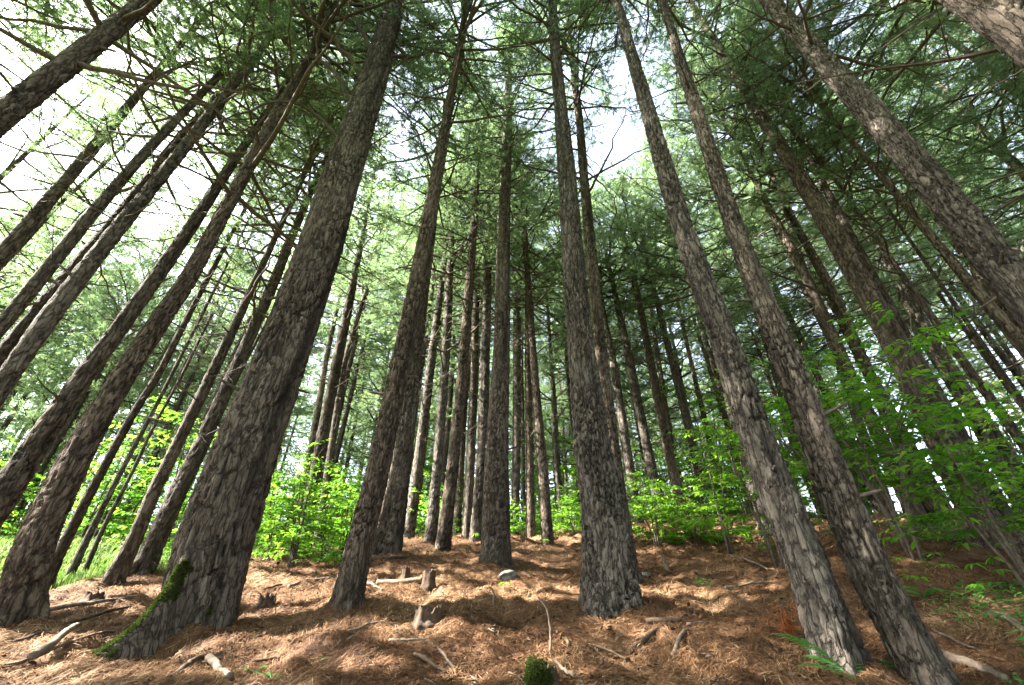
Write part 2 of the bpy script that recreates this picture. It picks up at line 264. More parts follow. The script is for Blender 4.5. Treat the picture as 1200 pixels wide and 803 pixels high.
# ------------------------------------------------------------------ the pines: pixel columns of each trunk (x, y, width), distance, look
# name: points from the foot up, d = ground distance of the first point, foot = whether the first point is the foot
PINES = [
 dict(id='BIG', p=[(226, 748, 95), (253, 640, 93), (285, 540, 83), (336, 400, 63), (382, 270, 54), (436, 100, 36), (466, 0, 24)], d=6.6, H=25, cb=17.0, bark=BARK, flare=.12, dead=0,
      label='thickest pine, deeply furrowed trunk with a moss covered root at its left'),
 dict(id='L1', p=[(0, 138, 37), (170, 2, 25)], d=6.5, foot=0, H=24, bark=BARK, dead=14, label='dark bare pine trunk crossing the top left corner'),
 dict(id='L2', p=[(0, 300, 22), (128, 150, 15)], d=10.5, foot=0, H=20, bark=BARK_G, dead=14, label='pine at the left edge just under the top left corner trunk, forking at its top'),
 dict(id='L2b', cw=0.45, p=[(18, 297, 7), (70, 240, 6), (125, 190, 5)], d=15, foot=0, H=17, bark=BARK_G, dead=6, label='very thin pine leaning close beside the forked pine at the left edge'),
 dict(id='L3', p=[(0, 380, 20), (91, 269, 18), (180, 168, 14), (262, 85, 10)], d=9.0, foot=0, H=22, bark=BARK_G, dead=14, label='upper pine of the three dark trunks leaning parallel at the left edge'),
 dict(id='L4', p=[(0, 418, 27), (61, 345, 24), (125, 269, 19), (235, 135, 13)], d=10.2, foot=0, H=22, bark=BARK, dead=8, label='middle pine of the three dark trunks leaning parallel at the left edge'),
 dict(id='L4b', p=[(0, 458, 27), (65, 366, 25), (140, 268, 20), (282, 88, 12)], d=8.4, foot=0, H=23, bark=BARK_G, dead=14, label='lower pine of the three dark trunks leaning parallel at the left edge'),
 dict(id='L5', p=[(0, 585, 38), (42, 520, 31), (89, 450, 26), (120, 408, 23), (222, 270, 17), (298, 156, 11)], d=8.2, foot=0, H=22, bark=BARK, dead=14, label='smooth dark pine left of the sun edged reddish trunk'),
 dict(id='L6', p=[(22, 722, 58), (39, 640, 47), (86, 540, 37), (120, 480, 30), (170, 400, 26), (222, 325, 21), (322, 140, 15), (385, 20, 8)], d=7.4, H=23, bark=BARK_R, dead=10, flare=.22, label='reddish brown pine with a sunlit flaking left edge, nearest foot on the left'),
 dict(id='L7', cw=0.7, p=[(50, 690, 20), (73, 640, 15), (125, 540, 12), (158, 480, 11), (185, 440, 10), (216, 380, 8)], d=11, H=15, bark=BARK, dead=9, label='slim pine just right of the reddish sun edged trunk, meadow behind its foot'),
 dict(id='L8', cw=0.4, p=[(75, 689, 13), (108, 620, 9), (142, 552, 7), (190, 460, 5)], d=13, H=15, bark=BARK_G, dead=8, label='thicker pine of the close pair standing before the bright meadow'),
 dict(id='L8b', cw=0.4, p=[(92, 687, 8), (120, 620, 6), (153, 558, 5), (180, 500, 4), (213, 441, 4)], d=14, H=13, bark=BARK_G, dead=6, label='pole thin pine of the close pair standing before the bright meadow'),
 dict(id='L9', p=[(131, 684, 25), (159, 630, 18), (178, 580, 16), (198, 540, 15), (262, 408, 13), (299, 330, 9)], d=9.6, H=14.5, bark=BARK, dead=9, label='straight pine with its foot at the near edge of the meadow'),
 dict(id='L10', p=[(168, 668, 30), (180, 640, 26), (207, 580, 24), (228, 540, 20), (323, 327, 13), (358, 240, 9)], d=10.8, H=19, bark=BARK_G, dead=10, label='grey pine close behind the left side of the thickest trunk'),
 dict(id='L10b', cw=0.35, p=[(160, 672, 8), (200, 595, 6), (290, 420, 4)], d=15, H=14, bark=BARK_G, dead=5, label='hair thin dark pine pole left of the grey pine behind the thickest trunk'),
 dict(id='M1', cw=.7, p=[(356, 640, 19), (386, 470, 14), (409, 357, 11), (422, 290, 7)], d=13, H=17, bark=BARK, dead=12, label='branchy pine rising out of the fresh green bush right of the thickest trunk'),
 dict(id='M2', cw=0.55, p=[(372, 640, 12), (402, 430, 8), (425, 350, 6), (440, 315, 4)], d=16, H=16, bark=BARK_G, dead=8, label='thin pine behind the branchy pine in the fresh green bush'),
 dict(id='M0', cw=0.45, p=[(345, 640, 11), (383, 420, 7), (400, 340, 4)], d=19, H=17, bark=BARK, dead=6, label='thin dark pine half hidden behind the right edge of the thickest trunk'),
 dict(id='C1', p=[(404, 716, 37), (420, 640, 32), (446, 540, 27), (475, 405, 22), (500, 270, 17), (527, 120, 11), (545, 15, 6)], d=6.4, H=22, cb=13, bark=BARK_R, dead=6, flare=.15, label='leaning brown pine whose foot stands alone on the needles right of the thickest trunk'),
 dict(id='C2', p=[(452, 652, 37), (471, 540, 25), (497, 330, 15), (512, 220, 9)], d=9.6, H=20, bark=BARK, dead=10, flare=.2, label='flaky pine directly behind the leaning brown pine, two stumps before it'),
 dict(id='C3', p=[(478, 632, 15), (491, 540, 13), (512, 370, 9), (521, 300, 6)], d=14, H=17, bark=BARK_G, dead=8, label='slim grey pine right behind the flaky pine'),
 dict(id='C4', p=[(504, 640, 16), (513, 540, 12), (525, 371, 10), (530, 270, 7)], d=12.5, H=18, bark=BARK_G, dead=9, label='slim pine standing close left of the warm flecked one in the centre group'),
 dict(id='C5', p=[(518, 651, 20), (532, 540, 14), (545, 400, 12), (555, 270, 9), (561, 200, 6)], d=11, H=19, bark=BARK_R, dead=9, label='warm flecked pine leaning right in the left half of the centre group'),
 dict(id='C6', cw=0.7, p=[(535, 630, 10), (545, 470, 8), (556, 380, 6)], d=18, H=18, bark=BARK, dead=6, label='thin dark pine behind the warm flecked one of the centre group'),
 dict(id='C7', p=[(547, 633, 14), (551, 540, 11), (560, 320, 8), (564, 225, 5)], d=15, H=20, bark=BARK, dead=8, label='dark pine touching the left side of the grey pine beside the straight one'),
 dict(id='C8', p=[(558, 637, 17), (565, 540, 14), (571, 300, 10), (575, 215, 7)], d=13, H=20, bark=BARK_G, dead=8, label='grey pine immediately left of the straight pine in the middle'),
 dict(id='C9', p=[(581, 662, 39), (582, 540, 29), (588, 405, 20), (591, 270, 16), (596, 134, 10), (597, 40, 5)], d=9.6, H=23, cb=13, bark=BARK, dead=8, flare=.12, label='straight upright pine in the middle, branches whorled high up like spokes'),
 dict(id='C10', p=[(603, 628, 11), (605, 540, 11), (606, 400, 10), (606, 270, 7)], d=18, H=23, bark=BARK_G, dead=9, label='dark upright pine just right of the straight middle pine'),
 dict(id='C11', p=[(622, 634, 12), (621, 540, 10), (619, 400, 8), (617, 300, 6)], d=15, H=18, bark=BARK_R, dead=8, label='slim pine with a sunlit left edge between the straight middle pine and the big one'),
 dict(id='C11b', cw=0.6, p=[(614, 625, 5), (613, 500, 4)], d=24, H=19, bark=BARK, dead=0, label='needle thin trunk squeezed left of the sunlit edged slim pine'),
 dict(id='C12', p=[(642, 637, 15), (636, 540, 12), (624, 400, 9), (614, 260, 6)], d=13, H=19, bark=BARK_R, dead=9, label='pale pine leaning left over the open strip in the middle'),
 dict(id='C13', cw=0.7, p=[(659, 618, 8), (652, 540, 6), (645, 410, 4)], d=21, H=19, bark=BARK_G, dead=5, label='thin pine standing behind the pale left leaning one'),
 dict(id='C14', p=[(714, 718, 70), (712, 640, 60), (703, 570, 50), (695, 540, 45), (681, 405, 30), (668, 250, 24), (656, 110, 15), (647, 0, 10)], d=6.2, H=25, cb=14.5, bark=BARK_G, dead=4, flare=.3, label='big grey plated pine right of the middle, foot split by pale roots'),
 dict(id='C15', p=[(738, 682, 24), (722, 560, 17), (703, 405, 14), (690, 270, 13), (678, 135, 9), (668, 40, 5)], d=8.6, H=23, cb=14, bark=BARK_R, dead=8, label='slimmer sun flecked pine right behind the big grey plated one'),
 dict(id='C16', p=[(747, 612, 16), (735, 530, 12), (722, 440, 10), (711, 385, 7)], d=17, H=17, bark=BARK_G, dead=7, label='grey pine behind the bushes, right of the sun flecked one'),
 dict(id='C17', p=[(776, 606, 15), (757, 520, 12), (735, 410, 10), (722, 350, 7)], d=17, H=18, bark=BARK_G, dead=8, label='grey pine left of the palest trunk in the right back group'),
 dict(id='C18', p=[(803, 612, 15), (786, 540, 12), (762, 420, 10), (744, 335, 7)], d=16.5, H=18, bark=BARK_R, dead=8, label='palest sunlit trunk of the right back group'),
 dict(id='C19', p=[(832, 612, 14), (812, 520, 11), (788, 425, 9), (768, 345, 6)], d=17, H=18, bark=BARK, dead=8, label='dark pine right of the palest trunk in the back group'),
 dict(id='C20', p=[(800, 600, 10), (783, 500, 7), (768, 400, 5)], d=22, H=19, bark=BARK, dead=6, label='thin pine seen between the palest trunk and the dark one beside it'),
 dict(id='C21', p=[(848, 602, 9), (828, 500, 7), (806, 410, 5)], d=22, H=19, bark=BARK_R, dead=5, label='thin reddish pine left of the right leaning foreground pair'),
 dict(id='R1', p=[(988, 786, 60), (951, 673, 52), (896, 540, 43), (850, 405, 33), (798, 268, 26), (761, 134, 18), (720, 0, 11)], d=5.0, H=24, cb=15, bark=BARK_G, dead=5, flare=.15, label='left trunk of the leaning foreground pair at the right, pale flaking patches low down'),
 dict(id='R2', p=[(1097, 806, 58), (1021, 673, 52), (968, 540, 42), (917, 405, 31), (864, 270, 24), (820, 135, 16), (775, 0, 10)], d=5.3, H=24, cb=15, bark=BARK, dead=5, flare=.12, label='right darker trunk of the leaning foreground pair at the right'),
 dict(id='R3', p=[(1162, 637, 46), (1125, 560, 40), (1049, 405, 32), (973, 270, 26), (892, 135, 17), (820, 22, 9)], d=10.5, H=24, cb=14, bark=BARK_R, dead=14, flare=.2, label='brown pine with sunlit upper trunk standing behind the broad leaved bush at the right'),
 dict(id='R4', p=[(1190, 330, 54), (1111, 235, 46), (1023, 135, 37), (960, 68, 30), (900, 0, 22)], d=6.8, foot=0, H=24, cb=14, bark=BARK_G, dead=7, label='large scaly pine slanting in from the right edge, sun patches on its upper trunk'),
 dict(id='R5', p=[(1215, 52, 76), (1120, -20, 66)], d=5.2, foot=0, H=24, bark=BARK, dead=0, label='stout trunk cutting across the top right corner'),
 dict(id='R6', p=[(1078, 614, 26), (1013, 475, 16), (950, 335, 13), (905, 250, 9), (880, 205, 6)], d=13, H=20, bark=BARK_R, dead=10, label='left sunlit pine of the twin behind the foreground pair'),
 dict(id='R6b', p=[(1103, 614, 24), (1036, 480, 17), (966, 325, 13), (928, 255, 9)], d=13.4, H=19, bark=BARK_R, dead=10, label='right sunlit pine of the twin behind the foreground pair'),
 dict(id='R6c', p=[(1045, 605, 14), (985, 430, 11), (945, 320, 8)], d=17, H=19, bark=BARK, dead=8, label='dark pine showing between the sunlit twin and the brown pine behind the bush'),
 dict(id='R7', p=[(1180, 492, 14), (1136, 431, 12), (1095, 372, 10), (1060, 325, 7)], d=13, foot=0, H=16, bark=BARK_R, dead=9, label='thin sun streaked pine slanting below the large scaly one'),
 dict(id='R8', p=[(1200, 404, 19), (1150, 345, 16), (1092, 277, 12)], d=11.5, foot=0, H=19, bark=BARK_R, dead=10, label='pine close under the large scaly one with one bright sun patch'),
 dict(id='R9', cw=0.6, p=[(1166, 425, 8), (1112, 347, 6)], d=16, foot=0, H=16, bark=BARK, dead=6, label='thinnest of the slanting pines below the large scaly one'),
 dict(id='R10', p=[(1192, 640, 34), (1148, 555, 28), (1080, 430, 18)], d=12, H=19, bark=BARK, dead=6, label='dark pine with its foot beside the brown pine behind the bush, at the right edge'),
]

def solve_pine(t):
    p = t['p']; px = np.array([(q[0], q[1]) for q in p], float)
    P0 = at_dist(p[0][0], p[0][1], t['d'])
    r1 = ray(*px[0]); r2 = ray(*px[-1]); n = unit(np.cross(r1, r2)); up = np.array([0, 0, 1.0]); D = unit(up - n * n.dot(up))
    S = unit(np.cross(D, r1)); N = np.cross(D, S)                 # the plane of the trunk that faces the eye: D, S
    pts = []; rad = []
    for i, q in enumerate(p):
        r = ray(q[0], q[1]); tt = (P0 - EYE).dot(N) / r.dot(N); X = EYE + r * tt
        a = px[min(i + 1, len(px) - 1)] - px[max(i - 1, 0)]; a /= np.hypot(*a); pr = np.array([-a[1], a[0]])
        rr = []
        for sg in (-1, 1):
            e = ray(*(px[i] + sg * pr * q[2] / 2)); c = np.cross(e, D); rr.append(.915 * abs((X - EYE).dot(c)) / np.linalg.norm(c))
        pts.append(X); rad.append(np.mean(rr))
    t.update(P=np.array(pts), R=np.array(rad), D=D)
    if t.get('foot', 1):
        t['B'] = pts[0].copy(); FIX.append((pts[0][0], pts[0][1], pts[0][2] - float(plane(pts[0][0], pts[0][1])), 1.1 if t['d'] < 8 else 1.6))

for t in PINES: solve_pine(t)
for t in PINES:
    if not t.get('foot', 1):
        X = t['P'][0]; s = 0.0
        for _ in range(2000):
            q = X - t['D'] * s
            if q[2] <= ground(q[0], q[1], False): break
            s += 0.02
        t['B'] = q; t['P'] = np.concatenate([[q], t['P']]); t['R'] = np.concatenate([[t['R'][0] * 1.22], t['R']])
    t['h'] = (t['P'] - t['B']).dot(t['D'])
    if 'VERBOSE' in globals():
        print(t['id'], np.round(t['B'], 2), 'dia', np.round(2 * t['R'][0], 2), 'toph', np.round(t['h'][-1], 1), 'topdia', np.round(2 * t['R'][-1], 3), 'lean', round(math.degrees(math.acos(t['D'][2])), 1), 'res', np.round(t['B'][2] - float(plane(t['B'][0], t['B'][1])), 2))

for t in PINES:
    if np.hypot(t['B'][0], t['B'][1]) < 12: BANK.append((t['B'][0], t['B'][1], .055 if t['id'] != 'BIG' else .06, t['R'][0] * 1.1 + .16))

# ------------------------------------------------------------------ ground, one sheet to the horizon
def meadow_amount(x, y):
    az = np.degrees(np.arctan2(x, y)); d = np.hypot(x, y)
    e = 1.2 * fbm(x * 0.5, y * 0.5, 3, 77)
    left = np.clip((d - 9.6 + e * 1.5) / 2.0, 0, 1) * np.clip((-az - 27 + e * 3) / 4, 0, 1)
    far = np.clip((d - 19 + e * 4) / 8, 0, 1) * 0.8
    return np.clip(np.maximum(left, far), 0, 1)

def build_ground():
    az = np.concatenate([np.linspace(-180, -66, 20)[:-1], np.linspace(-66, 66, 520), np.linspace(66, 180, 20)[1:-1]])
    d = np.concatenate([np.linspace(0.05, 1.5, 8)[:-1], np.geomspace(1.5, 20, 330)[:-1], np.geomspace(20, 900, 60)])
    A, Dd = np.meshgrid(np.radians(az), d)
    x = Dd * np.sin(A); y = Dd * np.cos(A); z = ground(x, y)
    z = z + 0.035 * fbm(x * 7, y * 7, 2, 31) * (Dd < 15)
    n, m = A.shape; i = np.arange(n - 1)[:, None] * m; j = np.arange(m)[None]; j2 = (j + 1) % m
    Q = np.stack([i + j, i + m + j, i + m + j2, i + j2], -1).reshape(-1, 4)[:, ::-1]
    V = np.stack([x, y, z], -1).reshape(-1, 3)
    Q = np.concatenate([Q])
    c = len(V); V = np.concatenate([V, [[0, 0, float(ground(0., 0.))]]]); jj = np.arange(m)
    T = np.stack([jj, (jj + 1) % m, np.full(m, c)], -1)[:, ::-1]
    me = mesh_np('ground', V, Q, T, [GROUND], None, {'meadow': np.append(meadow_amount(x, y).ravel(), 0)})
    # faces must look up
    if me.polygons[5000].normal.z < 0: me.flip_normals()
    tag(link('ground', me), kind='structure')
build_ground()

# ------------------------------------------------------------------ trunks
def voronoi_plates(u, v, nu, seed):
    ui = np.floor(u); vi = np.floor(v); f1 = np.full(u.shape, 9.0); f2 = f1.copy(); cid = np.zeros(u.shape)
    sd = np.full((1, 1), seed)
    for a in (-1, 0, 1):
        for b in (-1, 0, 1):
            cu = ui + a; cv = vi + b; k = np.mod(cu, nu)
            jx = cu + hash01(k, cv, sd) * 0.9; jy = cv + hash01(k, cv, sd + 91) * 0.9
            dd = np.hypot(u - jx, v - jy); c = hash01(k, cv, sd + 7)
            near = dd < f1; f2 = np.where(near, f1, np.minimum(f2, dd)); cid = np.where(near, c, cid); f1 = np.where(near, dd, f1)
    return f1, f2, cid

def trunk_mesh(h, P, R, B, D, H, seed, mat, flare=.08, lobe=None, relief=1.0, quality=1.5, plate=.062, root_dirs=None):
    """Bark covered trunk in coordinates local to its foot; its plates are real relief."""
    h0, R0 = np.asarray(h), np.asarray(R); Pl = np.asarray(P) - B
    if H > h0[-1] + .5:
        h0 = np.append(h0, H); R0 = np.append(R0, .02); Pl = np.concatenate([Pl, [Pl[-1] + D * (H - h0[-2])]])
    off = Pl - h0[:, None] * D                                     # bend of the axis
    depth = lambda hh: np.maximum(2.5, np.linalg.norm(B + D * hh - EYE))
    rows = [-0.45]
    while rows[-1] < H:
        rows.append(rows[-1] + max(.010, quality * depth(rows[-1]) / 444 * 1.15))
    hh = np.array(rows); hh[-1] = H
    kern = lambda q: np.interp(hh, h0, q)
    r = kern(R0); ox = np.stack([kern(off[:, k]) for k in range(3)], 1)
    w = max(1, int(0.8 / max(np.median(np.diff(hh)), .01)))       # soften the kinks of the polyline
    if w > 2 and len(hh) > 3 * w:
        kk = np.ones(w) / w; pad = lambda a: np.convolve(np.pad(a, (w // 2, w - 1 - w // 2), 'edge'), kk, 'valid')
        ox = np.stack([pad(ox[:, k]) for k in range(3)], 1); r = np.where(hh < H - 1, pad(r), r)
    e1 = unit(np.cross(D, [0.13, 1.0, 0.02])); e2 = np.cross(D, e1)
    ox = ox + (e1 * noise2(hh * .22, hh * 0 + seed, 3)[:, None] + e2 * noise2(hh * .25, hh * 0 + seed + 40, 4)[:, None]) * .05 * np.clip(hh / 3, 0, 1)[:, None]
    sp = max(.010, quality * depth(1.0) / 444 * 1.1)
    n = int(np.clip(2 * math.pi * R0[0] / sp, 14, 300))
    th = np.arange(n) * 2 * math.pi / n
    TH, HH = np.meshgrid(th, hh); RR = np.repeat(r[:, None], n, 1)
    # roots
    fl = np.exp(-np.clip(HH, -.2, 99) / .30)
    ph = hash01(np.array([seed]), np.array([3]))[0] * 6.28
    lob = .45 + .55 * np.clip(np.cos(TH * 4 + ph) * .6 + np.cos(TH * 3 - ph * 2) * .4, -.6, 1)
    RR = RR * (1 + flare * fl * lob)
    for (dx, dy, amp, dec, wid) in (root_dirs or []):
        a0 = math.atan2(np.dot([dx, dy, 0], e2), np.dot([dx, dy, 0], e1))
        dth = np.angle(np.exp(1j * (TH - a0)))
        RR = RR + amp * np.exp(-np.clip(HH + .1, 0, 99) / dec) * np.exp(-(dth / wid) ** 2)
    # bark plates
    ps = plate * (1 - .35 * np.clip(HH / H, 0, 1))
    nu = max(6, int(round(2 * math.pi * R0[0] / plate)))
    ct, st = np.cos(TH) * R0[0], np.sin(TH) * R0[0]
    wx = .7 * noise2(ct * 5 + seed, HH * 2.2 + st * 4, 5) + .5 * noise2(ct * 13, HH * 7 + st * 12 + seed, 6)
    U = TH / (2 * math.pi) * nu + wx
    Vv = HH / (plate * 3.3) + 1.1 * noise2(ct * 6 + seed, st * 6 + HH * 2.5, 9) + .5 * noise2(ct * 15, st * 15 + HH * 9, 10)
    f1, f2, cid = voronoi_plates(U, Vv, nu, seed)
    f1b, f2b, cidb = voronoi_plates(U * 2.0, Vv * 1.6, nu * 2, seed + 5)
    flute = noise2(ct * 7 + seed * 3, st * 7 + HH * .45, 23) + .6 * noise2(ct * 15 + seed, st * 15 + HH * 1.0, 24)
    deep = np.clip(.75 + 1.6 * noise2(ct * 3.5 + seed, st * 3.5 + HH * 1.6, 18), .12, 1)     # some fissures close up
    g = np.clip((f2 - f1) / .24, 0, 1); pl = 1 - (1 - g * g * (3 - 2 * g)) * deep
    g2 = np.clip((f2b - f1b) / .22, 0, 1); g2 = 1 - (1 - g2) * np.clip(.4 + 1.6 * noise2(ct * 7, st * 7 + HH * 3 + seed, 19), 0, .9)
    d0 = relief * np.clip(.042 * R0[0] / .2, .009, .042) * np.clip(RR / R0[0] * 1.2, .15, 1)
    flake = noise2(U * 1.7 + seed, Vv * 4.0, 12) + .6 * noise2(U * 4.1, Vv * 9.0, 13)
    RR = RR + d0 * ((pl - .7) * .85 + (cid - .5) * .30 + (g2 - .6) * .35 + .50 * flake + .65 * flute)
    RR = RR + RR * .05 * noise2(np.cos(TH) * 1.7 + seed, HH * 1.3 + np.sin(TH) * 1.7, 15)
    V = (hh[:, None] * D + ox)[:, None] + RR[..., None] * (np.cos(TH)[..., None] * e1 + np.sin(TH)[..., None] * e2)
    m = len(hh); i = np.arange(m - 1)[:, None] * n; j = np.arange(n)[None]; j2 = (j + 1) % n
    Q = np.stack([i + j, i + j2, i + n + j2, i + n + j], -1).reshape(-1, 4)
    Vf = np.concatenate([V.reshape(-1, 3), [D * (H + .05) + ox[-1]]]); jj = np.arange(n)
    T = np.stack([(m - 1) * n + jj, (m - 1) * n + (jj + 1) % n, np.full(n, m * n)], -1)
    at = {'plate': np.append((pl * (.55 + .45 * g2) * np.clip(1.05 + 1.3 * flute, .25, 1)).ravel(), 1), 'cid': np.append(cid.ravel(), .5)}
    me = mesh_np('trunk', Vf, Q, T, [mat], None, at)
    surf = lambda hq: (np.interp(hq, hh, ox[:, 0]) * np.array([1, 0, 0]) + np.interp(hq, hh, ox[:, 1]) * np.array([0, 1, 0]) + np.interp(hq, hh, ox[:, 2]) * np.array([0, 0, 1]) + D * hq, float(np.interp(hq, hh, r)))
    return me, surf, V

# ------------------------------------------------------------------ crowns: whorled limbs, twigs and needle tufts
def needle_tufts(centres, axes, g, n=26, ln=(.085, .165), wd=.0098):
    """Brushes of needles at CENTRES that point along AXES: one thin triangle per needle."""
    k = len(centres); c = np.repeat(centres, n, 0); a = np.repeat(axes, n, 0)
    d = unit(a * g.uniform(.1, .8, (k * n, 1)) + g.normal(0, .5, (k * n, 3)))
    L = g.uniform(ln[0], ln[1], (k * n, 1)); s = unit(np.cross(d, g.normal(0, 1, (k * n, 3)))) * wd * .5
    b = c + a * g.uniform(-.06, .05, (k * n, 1))
    V = np.stack([b - s, b + s, b + d * L], 1).reshape(-1, 3)
    T = np.arange(k * n * 3).reshape(-1, 3)
    tr = g.uniform(0, 1, k); rnd = np.repeat(np.clip(np.repeat(tr, n) * .7 + g.uniform(0, .3, k * n), 0, 1), 3)
    return V, T, rnd

def crown_parts(seed, L=10.0, Rm=3.0, dens=1.0, dead=3, lop=.0):
    g = np.random.default_rng(seed); wood = MB(); tc = []; ta = []
    z = -dead * .9
    while z < L - .25:
        f = max(0, z / L)
        prof = (min(1, .55 + f * 1.6) * (1 - f ** 2.2) + .10) if z > 0 else .6
        nb = g.integers(3, 6) if z > 0 else g.integers(1, 4); a0 = g.uniform(0, 6.28)
        for b in range(nb):
            if g.random() < .12: continue
            az = a0 + b * 6.283 / nb + g.normal(0, .3); Lb = Rm * prof * g.uniform(.6, 1.2) * (1 + lop * math.cos(az)); el = math.radians(-4 + 52 * f + g.normal(0, 9))
            alive = z > 0 or g.random() < .06
            m = 9; t = np.linspace(0, 1, m)
            o = np.array([math.cos(az), math.sin(az), 0]); sd = np.array([-o[1], o[0], 0])
            curl = g.normal(0, .12); rise = g.uniform(-.12, .28)
            P = (np.array([0, 0, z + g.uniform(-.15, .15)]) + o * (t * Lb * math.cos(el))[:, None] + np.array([0, 0, 1]) * (t * Lb * math.sin(el) + rise * Lb * t ** 2)[:, None] + sd * (curl * Lb * t ** 2)[:, None])
            P[1:] += g.normal(0, .02 * Lb, (m - 1, 3)) * t[1:, None]
            rb = .009 + .0105 * Lb * (1.15 - .5 * f)
            wood.tube(P, rb * (1 - .82 * t), 5, cap=False)
            nt = int((8.5 if alive else 3) * (.6 + Lb / 3) * dens)
            for q in range(nt):
                tt = g.uniform(.28, 1.0) if alive else g.uniform(.25, .95)
                p0 = np.array([np.interp(tt, t, P[:, k]) for k in range(3)])
                lt = Lb * g.uniform(.14, .34) * (1.25 - .7 * tt)
                dr = unit(o * g.uniform(.4, 1) + sd * g.choice([-1, 1]) * g.uniform(.4, 1.1) + np.array([0, 0, g.normal(.18 if alive else -.05, .28)]))
                u = np.linspace(0, 1, 4); bend = np.array([0, 0, g.normal(.12, .1)])
                Q = p0 + dr * (u * lt)[:, None] + bend * (lt * u ** 2)[:, None]
                wood.tube(Q, (.0085 if alive else .007) * (1 - .7 * u) + .002, 3, cap=False)
                if alive:
                    nn = max(2, int(lt / .20))
                    for s in np.linspace(.35, 1.0, nn):
                        c = np.array([np.interp(s, u, Q[:, k]) for k in range(3)]) + g.normal(0, .03, 3)
                        tc.append(c); ta.append(unit(dr + bend + g.normal(0, .35, 3) + np.array([0, 0, .3])))
                        if g.random() < .75:
                            sdir = unit(dr * .6 + g.normal(0, .7, 3)); tc.append(c + sdir * g.uniform(.12, .26)); ta.append(sdir)
            if alive:
                tc.append(P[-1]); ta.append(unit(P[-1] - P[-2]))
        z += g.uniform(.45, .85) * (1 - .3 * f)
    tc.append(np.array([0, 0, L])); ta.append(np.array([0, 0, 1.0]))
    return wood, needle_tufts(np.array(tc), np.array(ta), g)

CROWNS = []
for k in range(7):
    wood, (fv, ft, fr) = crown_parts(100 + k, 10.0, (2.7, 3.0, 2.5, 3.2, 2.8, 2.4, 3.0)[k], (1.0, 1.1, .9, 1.0, 1.15, .85, 1.0)[k], dead=(3, 4, 3, 5, 2, 4, 3)[k], lop=(.1, .25, 0, .2, .1, .3, .15)[k])
    wm = wood.mesh('crown', [BRANCH]); fm = mesh_np('foliage', fv, None, ft, [NEEDLE], None, {'rnd': fr}, False)
    b = MB(); wv = np.concatenate(wood.V); wq = np.concatenate(wood.Q)
    both = mesh_np('crown', np.concatenate([wv, fv]), wq, ft + len(wv), [BRANCH, NEEDLE], np.concatenate([np.zeros(len(wq)), np.ones(len(ft))]), {'rnd': np.concatenate([np.full(len(wv), .5), fr])}, False)
    CROWNS.append((wm, fm, both))
if 'VERBOSE' in globals(): print('crown', [(len(a.polygons), len(b.polygons)) for a, b, c in CROWNS])

DEAD = []
for k in range(8):
    g = np.random.default_rng(300 + k); b = MB(); t = np.linspace(0, 1, 10); Lb = 1.0
    P = np.stack([t, .10 * g.normal() * t ** 2 + .02 * g.normal(0, 1, 10) * t, (g.uniform(-.25, .3)) * t ** 2 + .015 * g.normal(0, 1, 10) * t], 1)
    b.tube(P, .0095 * (1 - .8 * t), 5)
    for q in range(g.integers(3, 9)):
        tt = g.uniform(.2, .95); p0 = np.array([np.interp(tt, t, P[:, i]) for i in range(3)]); u = np.linspace(0, 1, 5)
        dr = unit([g.uniform(.3, 1), g.choice([-1, 1]) * g.uniform(.3, 1), g.normal(0, .3)]); lt = g.uniform(.15, .42)
        Q = p0 + dr * (u * lt)[:, None] + g.normal(0, .008, (5, 3)) * u[:, None] + np.array([0, 0, g.normal(0, .25)]) * (lt * u ** 2)[:, None]
        b.tube(Q, .0042 * (1 - .7 * u), 4, cap=False)
        if g.random() < .6:
            Q2 = Q[2] + unit(dr + g.normal(0, .7, 3)) * (np.linspace(0, 1, 3) * lt * .6)[:, None]; b.tube(Q2, np.array([.003, .0022, .001]), 3, cap=False)
    DEAD.append(b.mesh('dead_branch', [BRANCH]))

def frame_rot(zaxis, spin):
    from mathutils import Matrix
    z = unit(zaxis); x = unit(np.cross([0, 1, .01], z)); y = np.cross(z, x)
    c, s = math.cos(spin), math.sin(spin); X = c * x + s * y; Y = -s * x + c * y
    return Matrix(((X[0], Y[0], z[0]), (X[1], Y[1], z[1]), (X[2], Y[2], z[2]))).to_euler()

